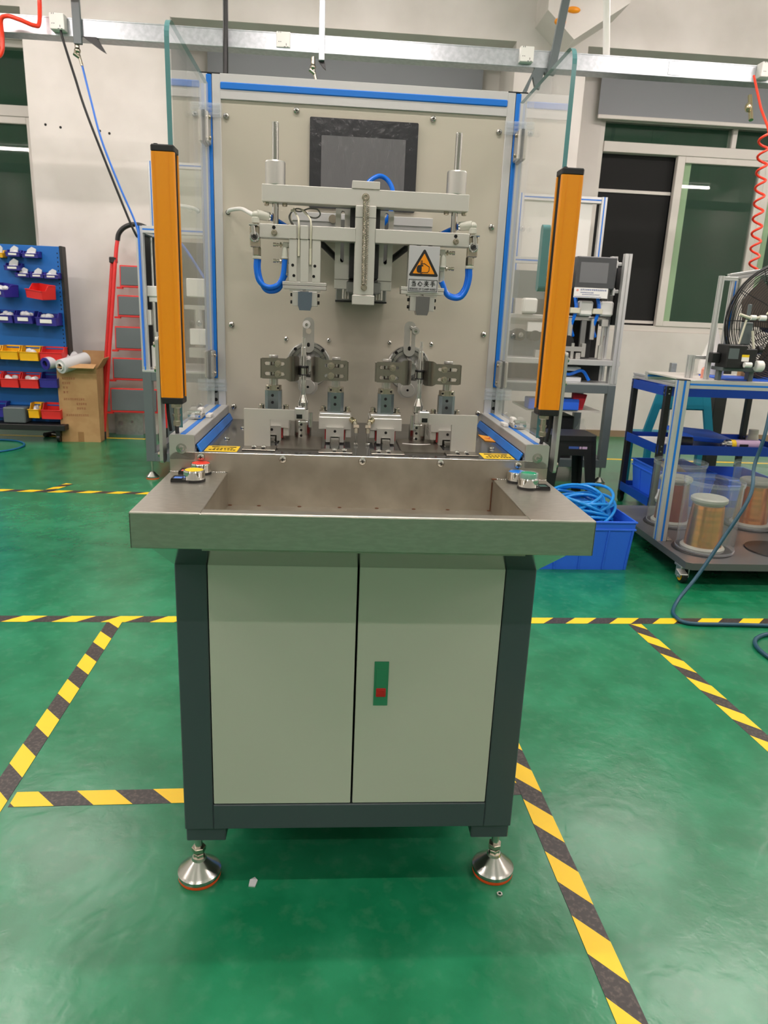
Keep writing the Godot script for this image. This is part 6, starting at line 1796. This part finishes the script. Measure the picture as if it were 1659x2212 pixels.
	part("arm_rods", Geo.new().tube([V(-0.38, 1.145, 0.11), V(-0.362, 1.26, 0.11)], 0.005, 8).tube([V(-0.305, 1.12, 0.12), V(-0.322, 1.21, 0.11)], 0.006, 8).tube([V(-0.40, 1.285, 0.11), V(-0.345, 1.27, 0.11), V(-0.27, 1.275, 0.11)], 0.007, 8), M.ivory, tu)
	part("guide_roller", Geo.new().cyl(V(-0.305, 1.045, 0.16), V(-0.27, 1.045, 0.16), 0.027, 20, -1.0, 0.004).cyl(V(-0.375, 1.05, 0.18), V(-0.34, 1.05, 0.18), 0.013, 14), M.white_plastic, tu)
	part("guide_eye", Geo.new().cyl(V(-0.345, 1.272, 0.115), V(-0.32, 1.272, 0.115), 0.012, 12), M.white_plastic, tu)
	part("guide_eye", Geo.new().cyl(V(-0.30, 1.272, 0.115), V(-0.27, 1.272, 0.115), 0.013, 12), M.white_plastic, tu)
	part("tension_knob", Geo.new().cyl(V(-0.275, 1.12, 0.1), V(-0.255, 1.12, 0.1), 0.02, 14), M.black, tu)
	part("pale_rod", Geo.new().tube([V(-0.265, 1.29, 0.11), V(-0.15, 1.43, 0.12)], 0.005, 8), M.ivory, tu)
	single("wire_cone", Geo.new().lathe(V(2.0, 0.972, -2.58), Vector3.UP, [[0, 0], [0.062, 0], [0.062, 0.06], [0.058, 0.075], [0.009, 0.245], [0, 0.247]], 28), M.white, "white wire cone standing behind the black tension unit", "cone")
	single("red_tipped_bottle", Geo.new().lathe(V(1.845, 0.965, -2.33), Vector3.UP, [[0, 0], [0.02, 0], [0.02, 0.045], [0.006, 0.06], [0.004, 0.09], [0, 0.09]], 14), mat(rgb(226, 150, 130), 0.4), "small pinkish dropper bottle on the trolley top beside the thin post", "bottle")
	single("blue_mat", Geo.new().bb(1.9, 2.5, 0.9655, 0.972, -2.5, -2.22, 0.001), M.crate_blue, "blue mat lying on the trolley top", "mat")
	single("brown_block", Geo.new().prism([Vector2(2.13, 0.97), Vector2(2.36, 0.97), Vector2(2.36, 1.0), Vector2(2.15, 1.07), Vector2(2.13, 1.06)], 0.08, xf(V(0, 0, -2.53))), M.card, "brown cardboard wedge on the trolley behind the tension unit", "cardboard")
	# spools on their pads
	for e in [[1.825, -2.05, "front pad under the nearest copper spool"], [1.875, -2.52, "pad under the copper spool behind the trolley post"], [2.335, -2.5, "pad under the copper spool at the right edge"], [2.215, -2.05, "empty dark round pad at the front of the trolley platform"]]:
		mat_disc(e[0], e[1], e[2])
	spool(1.825, -2.05, false, "nearest copper wire spool at the trolley platform's front corner", " at the platform's front")
	spool(1.875, -2.52, true, "copper wire spool behind the trolley post", " behind the trolley post")
	spool(2.335, -2.5, false, "copper wire spool beside the plastic bag at the right edge", " beside the plastic bag")
	var bg := Geo.new()
	var rn := RandomNumberGenerator.new()
	rn.seed = 8
	for i in 9:
		bg.ball(V(2.56 + rn.randf_range(-0.07, 0.07), 0.25 + rn.randf_range(-0.08, 0.1), -2.3 + rn.randf_range(-0.06, 0.06)), V(0.075, 0.085, 0.07), 10)
	single("plastic_bag", bg, M.bag, "pale bluish plastic bag standing on the trolley platform at the right edge", "bag")
	# blue and black three-tier rack behind
	var r := thing("tier_rack", "black and blue three-tier rack cart standing by the wall at right", "rack", V(2.4, 0, -3.27))
	for x in [-0.41, 0.41]:
		for z in [0.25, -0.25]:
			part("rack_post", Geo.new().bb(x - 0.018, x + 0.018, 0.07, 0.86, z - 0.018, z + 0.018, 0.002), M.black, r)
			part("caster", Geo.new().cyl(V(x - 0.012, 0.032, z), V(x + 0.012, 0.032, z), 0.032, 16).bb(x - 0.018, x + 0.018, 0.05, 0.075, z - 0.02, z + 0.02), M.black_gloss, r)
			var sg := Geo.new()
			for y in [0.845, 0.815, 0.488, 0.455, 0.135, 0.105]:
				sg.cyl(V(x - 0.019, y, z), V(x - 0.022, y, z), 0.005, 8).cyl(V(x, y, z + 0.018), V(x, y, z + 0.021), 0.005, 8)
			part("rack_screw", sg, M.steel, r)
	for y in [0.80, 0.44, 0.09]:
		var s := part("rack_shelf", Geo.new().bb(-0.41, 0.41, y + 0.02, y + 0.026, -0.25, 0.25), M.rack_blue, r)
		for z in [0.262, -0.262]:
			part("shelf_band", Geo.new().bb(-0.43, 0.43, y, y + 0.058, z - 0.002, z + 0.002), M.rack_blue, s)
		for x in [-0.43, 0.43]:
			part("shelf_band", Geo.new().bb(x - 0.002, x + 0.002, y, y + 0.058, -0.232, 0.232), M.rack_blue, s)
	for e in [[2.01, "grey aluminium profile lying along the left edge of the rack top"], [2.09, "second grey aluminium profile lying on the rack top, further right"]]:
		var p := part(numbered("profile_bar"), extrusion(0.035, 0.035, 0.62, xf(V(e[0], 0.879, -3.58))), M.profile, self)
		tag(p, e[1], "profile", "")
	# goods on the rack
	single("blue_folder", Geo.new().box(V(2.38, 0.525, -3.28), V(0.36, 0.03, 0.26), 0.004, Basis.from_euler(V(0.12, 0.25, -0.1))), M.crate_blue, "blue folded sheet lying on the middle tier of the rack", "folder")
	single("paper_sheet", Geo.new().bb(2.02, 2.25, 0.467, 0.474, -3.48, -3.2), M.white, "white papers on the left end of the rack's middle tier", "paper")
	var can := thing("spray_can", "lilac spray can lying on its side on the rack's middle tier", "can", V(2.53, 0.5, -3.08), 0.05)
	part("can_body", Geo.new().cyl(V(-0.03, 0, 0), V(0.14, 0, 0), 0.033, 24, -1.0, 0.003), M.lilac, can)
	part("can_band", Geo.new().cyl(V(-0.06, 0, 0), V(-0.03, 0, 0), 0.0332, 24), M.yellow, can)
	part("can_cap", Geo.new().lathe(V(-0.06, 0, 0), V(-1, 0, 0), [[0, 0], [0.033, 0], [0.033, 0.02], [0.026, 0.032], [0.014, 0.038], [0.014, 0.055], [0, 0.056]], 20), M.steel, can)
	part("can_print", Geo.new().bb(-0.01, 0.05, -0.008, 0.008, 0.0328, 0.0336), M.ink, can)
	single("dark_roll", Geo.new().cyl(V(2.1, 0.5, -3.16), V(2.24, 0.5, -3.1), 0.036, 18, -1.0, 0.006), M.black, "dark tape gun lying on the rack's middle tier left of the spray can", "tool")
	single("glass_jar", Geo.new().lathe(V(2.68, 0.466, -3.18), Vector3.UP, [[0, 0], [0.035, 0], [0.037, 0.05], [0.03, 0.09], [0.03, 0.12], [0, 0.12]], 18), M.ivory, "cream jar standing on the rack's middle tier near the right edge", "jar")
	var ch := thing("teal_chair", "teal plastic chair standing behind the rack, seen through it", "chair", V(2.5, 0, -4.0))
	part("chair_back", Geo.new().bb(-0.2, 0.2, 0.62, 0.74, 0.142, 0.168, 0.01).prism([Vector2(-0.28, 0.4), Vector2(-0.22, 0.4), Vector2(-0.14, 0.735), Vector2(-0.2, 0.735)], 0.026, xf(V(0, 0, 0.143))).prism([Vector2(0.14, 0.735), Vector2(0.2, 0.735), Vector2(0.28, 0.4), Vector2(0.22, 0.4)], 0.026, xf(V(0, 0, 0.143))), M.teal, ch)
	part("chair_seat", Geo.new().bb(-0.23, 0.23, 0.37, 0.41, -0.25, 0.17, 0.012), M.teal, ch)
	for x in [-0.2, 0.2]:
		for z in [0.13, -0.21]:
			part("chair_leg", Geo.new().bb(x - 0.022, x + 0.022, 0, 0.37, z - 0.022, z + 0.022, 0.004), M.teal, ch)
	single("dark_column", Geo.new().bb(2.75, 2.84, 0, 1.0, -3.95, -3.85, 0.003), M.black, "black post seen through the rack at right", "post")
	single("slotted_upright", Geo.new().bb(2.43, 2.47, 0, 0.95, -3.99, -3.95, 0.002), M.galv, "grey slotted upright seen through the rack", "upright")
	crate("storage_crate", V(2.22, 0.117, -3.28), V(0.36, 0.2, 0.46), "blue crate on the bottom tier of the rack, left one", 0.0)
	single("brown_sheet", Geo.new().box(V(2.2, 0.30, -3.2), V(0.2, 0.012, 0.2), 0.0, Basis.from_euler(V(0.3, 0.2, -0.25))), M.card, "brown cardboard sticking out of the rack's left crate", "cardboard")
	crate("storage_crate", V(2.66, 0.117, -3.26), V(0.34, 0.16, 0.44), "blue crate on the bottom tier of the rack, right one", 0.0)
	single("plastic_bag", Geo.new().box(V(2.06, 0.165, -3.02), V(0.14, 0.09, 0.05), 0.02, Basis.from_euler(V(0.2, 0.5, -0.2))).ball(V(2.06, 0.16, -3.04), V(0.07, 0.05, 0.04), 10), M.bag, "clear bag hanging over the rack's bottom left edge", "bag")
	# big crate of blue tube by the machine
	crate("tube_crate", V(1.2, 0, -2.29), V(0.54, 0.262, 0.46), "large blue plastic crate on the floor beside the machine, full of coiled tube", 0.02)
	var coil := Geo.new()
	for k in 4:
		var pts := []
		for i in 40 * 7:
			var a := TAU * i / 40.0 + k * 1.3
			var turn := i / 40.0
			var rad := 0.175 + 0.03 * sin(turn * 2.1 + k) + 0.012 * sin(a * 1.5 + k)
			var lean := V(sin(k * 2.2 + turn * 0.8) * 0.35, 1.0, cos(k * 1.7 + turn * 1.1) * 0.35).normalized()
			var u := lean.cross(Vector3.RIGHT).normalized()
			var w := lean.cross(u)
			pts.append(V(1.2 + 0.03 * sin(turn * 1.7 + k), 0.185 + 0.013 * turn + 0.012 * k, -2.3 + 0.02 * cos(turn * 1.3 + k)) + (w * cos(a) * 1.1 + u * sin(a)) * rad)
		coil.tube(pts, 0.0085, 7)
	single("tube_coil", coil, M.blue_clear, "heap of bright blue plastic tube coiled up in the blue crate", "tube")
	# industrial fan
	var fn := thing("electric_fan", "large dark fan with round wire guard on the trolley top at the right edge", "fan", V(2.235, 0.966, -2.335), -0.12)
	var c0 := V(0, 0.29, 0)
	var R0 := 0.3
	for side in [1.0, -1.0]:
		var gg := Geo.new()
		for i in 26:
			var rr := 0.05 + (R0 - 0.05) * i / 25.0
			var zz: float = side * (0.015 + 0.075 * (1.0 - pow(rr / R0, 2.0)))
			var ring_pts := []
			for j in 48:
				var a := TAU * j / 48
				ring_pts.append(c0 + V(cos(a) * rr, sin(a) * rr, zz))
			gg.tube(ring_pts, 0.0017 if i < 25 else 0.005, 4, true)
		for j in 12:
			var a := TAU * j / 12
			gg.tube([c0 + V(cos(a) * 0.05, sin(a) * 0.05, side * 0.088), c0 + V(cos(a) * 0.18, sin(a) * 0.18, side * 0.06), c0 + V(cos(a) * R0, sin(a) * R0, side * 0.015)], 0.0022, 5)
		part("wire_guard", gg, M.black, fn)
	for j in 3:
		var a := TAU * j / 3 + 0.6
		part("fan_blade", Geo.new().prism([Vector2(0.03, -0.05), Vector2(0.22, -0.13), Vector2(0.262, 0.02), Vector2(0.2, 0.13), Vector2(0.03, 0.05)], 0.004, Transform3D(Basis(Vector3.BACK, a) * Basis(Vector3.RIGHT, 0.3), c0)), mat(rgb(74, 62, 50), 0.5), fn)
	part("fan_motor", Geo.new().cyl(c0 + V(0, 0, -0.19), c0 + V(0, 0, 0.04), 0.055, 20), M.black, fn)
	part("fan_stand", Geo.new().tube(spline([V(0.1, 0.015, -0.29), V(0.08, 0.16, -0.27), V(0, 0.29, -0.17)], 6), 0.016, 12), M.black, fn)
	part("fan_base", Geo.new().lathe(V(0.1, 0, -0.29), Vector3.UP, [[0, 0], [0.11, 0], [0.11, 0.015], [0.03, 0.04], [0, 0.04]], 30), M.black, fn)
	# dark blue hose trailing from the trolley over the floor
	single("air_hose", Geo.new().tube(spline([V(2.03, 0.96, -1.98), V(2.0, 0.9, -1.96), V(1.955, 0.74, -1.9), V(1.92, 0.6, -1.88), V(1.85, 0.48, -1.76), V(1.73, 0.28, -1.72), V(1.62, 0.12, -1.68), V(1.52, 0.035, -1.62), V(1.455, 0.009, -1.535), V(1.437, 0.009, -1.46), V(1.45, 0.009, -1.415), V(1.5, 0.009, -1.40), V(1.6, 0.009, -1.398), V(1.72, 0.009, -1.395), V(1.84, 0.009, -1.385), V(1.92, 0.009, -1.35), V(1.9, 0.009, -1.315), V(1.78, 0.009, -1.312), V(1.70, 0.009, -1.28), V(1.65, 0.009, -1.225), V(1.63, 0.009, -1.15), V(1.645, 0.009, -1.06), V(1.72, 0.009, -0.98), V(1.9, 0.009, -0.95)], 8), 0.0085, 10), M.hose_teal, "dark teal air hose trailing from the trolley across the floor at right", "hose")


func crate(called: String, at: Vector3, s: Vector3, label: String, turn: float) -> void:
	var t := thing(called, label, "crate", at, turn)
	var g := Geo.new()
	var k := 0.006
	var b := 0.016     # the walls lean out towards the rim
	var hx := s.x / 2
	var hz := s.z / 2
	g.bb(-hx + b, hx - b, 0, k, -hz + b, hz - b)
	for q in [-1.0, 1.0]:
		for d in [0.0, k]:
			g.quad(V(-hx + b, 0, q * (hz - b - d)), V(hx - b, 0, q * (hz - b - d)), V(hx, s.y, q * (hz - d)), V(-hx, s.y, q * (hz - d)), V(0, -0.1, q).normalized() if d == 0.0 else V(0, 0.1, -q).normalized())
			g.quad(V(q * (hx - b - d), 0, -hz + b), V(q * (hx - b - d), 0, hz - b), V(q * (hx - d), s.y, hz), V(q * (hx - d), s.y, -hz), V(q, -0.1, 0).normalized() if d == 0.0 else V(-q, 0.1, 0).normalized())
	part("crate_body", g, M.crate_blue, t)
	var r := Geo.new()
	for y in [s.y - 0.006, s.y - 0.045]:
		var f: float = b * (1.0 - y / s.y)
		for q in [-1.0, 1.0]:
			r.bb(-hx + f - 0.008, hx - f + 0.008, y - 0.004, y + 0.006, q * (hz - f) - 0.006, q * (hz - f) + 0.006, 0.002)
			r.bb(q * (hx - f) - 0.006, q * (hx - f) + 0.006, y - 0.004, y + 0.006, -hz + f, hz - f, 0.002)
	part("crate_rim", r, M.crate_blue, t)
	for q in [-1.0, 1.0]:
		for x in [-0.5, 0.0, 0.5, 0.96]:
			for sx in ([-1.0, 1.0] if x == 0.96 else [1.0]):
				var xb: float = sx * x * (hx - b)
				var xt: float = sx * x * hx
				r = Geo.new()
				r.tube([V(xb, 0.004, q * (hz - b + 0.002)), V(xt, s.y - 0.045, q * (hz - b * 0.16 + 0.002))], 0.0045, 6)
				part("crate_rib", r, M.crate_blue, t)
		for z in [-0.4, 0.4]:
			r = Geo.new()
			r.tube([V(q * (hx - b + 0.002), 0.004, z * hz), V(q * (hx - b * 0.16 + 0.002), s.y - 0.045, z * hz)], 0.0045, 6)
			part("crate_rib", r, M.crate_blue, t)
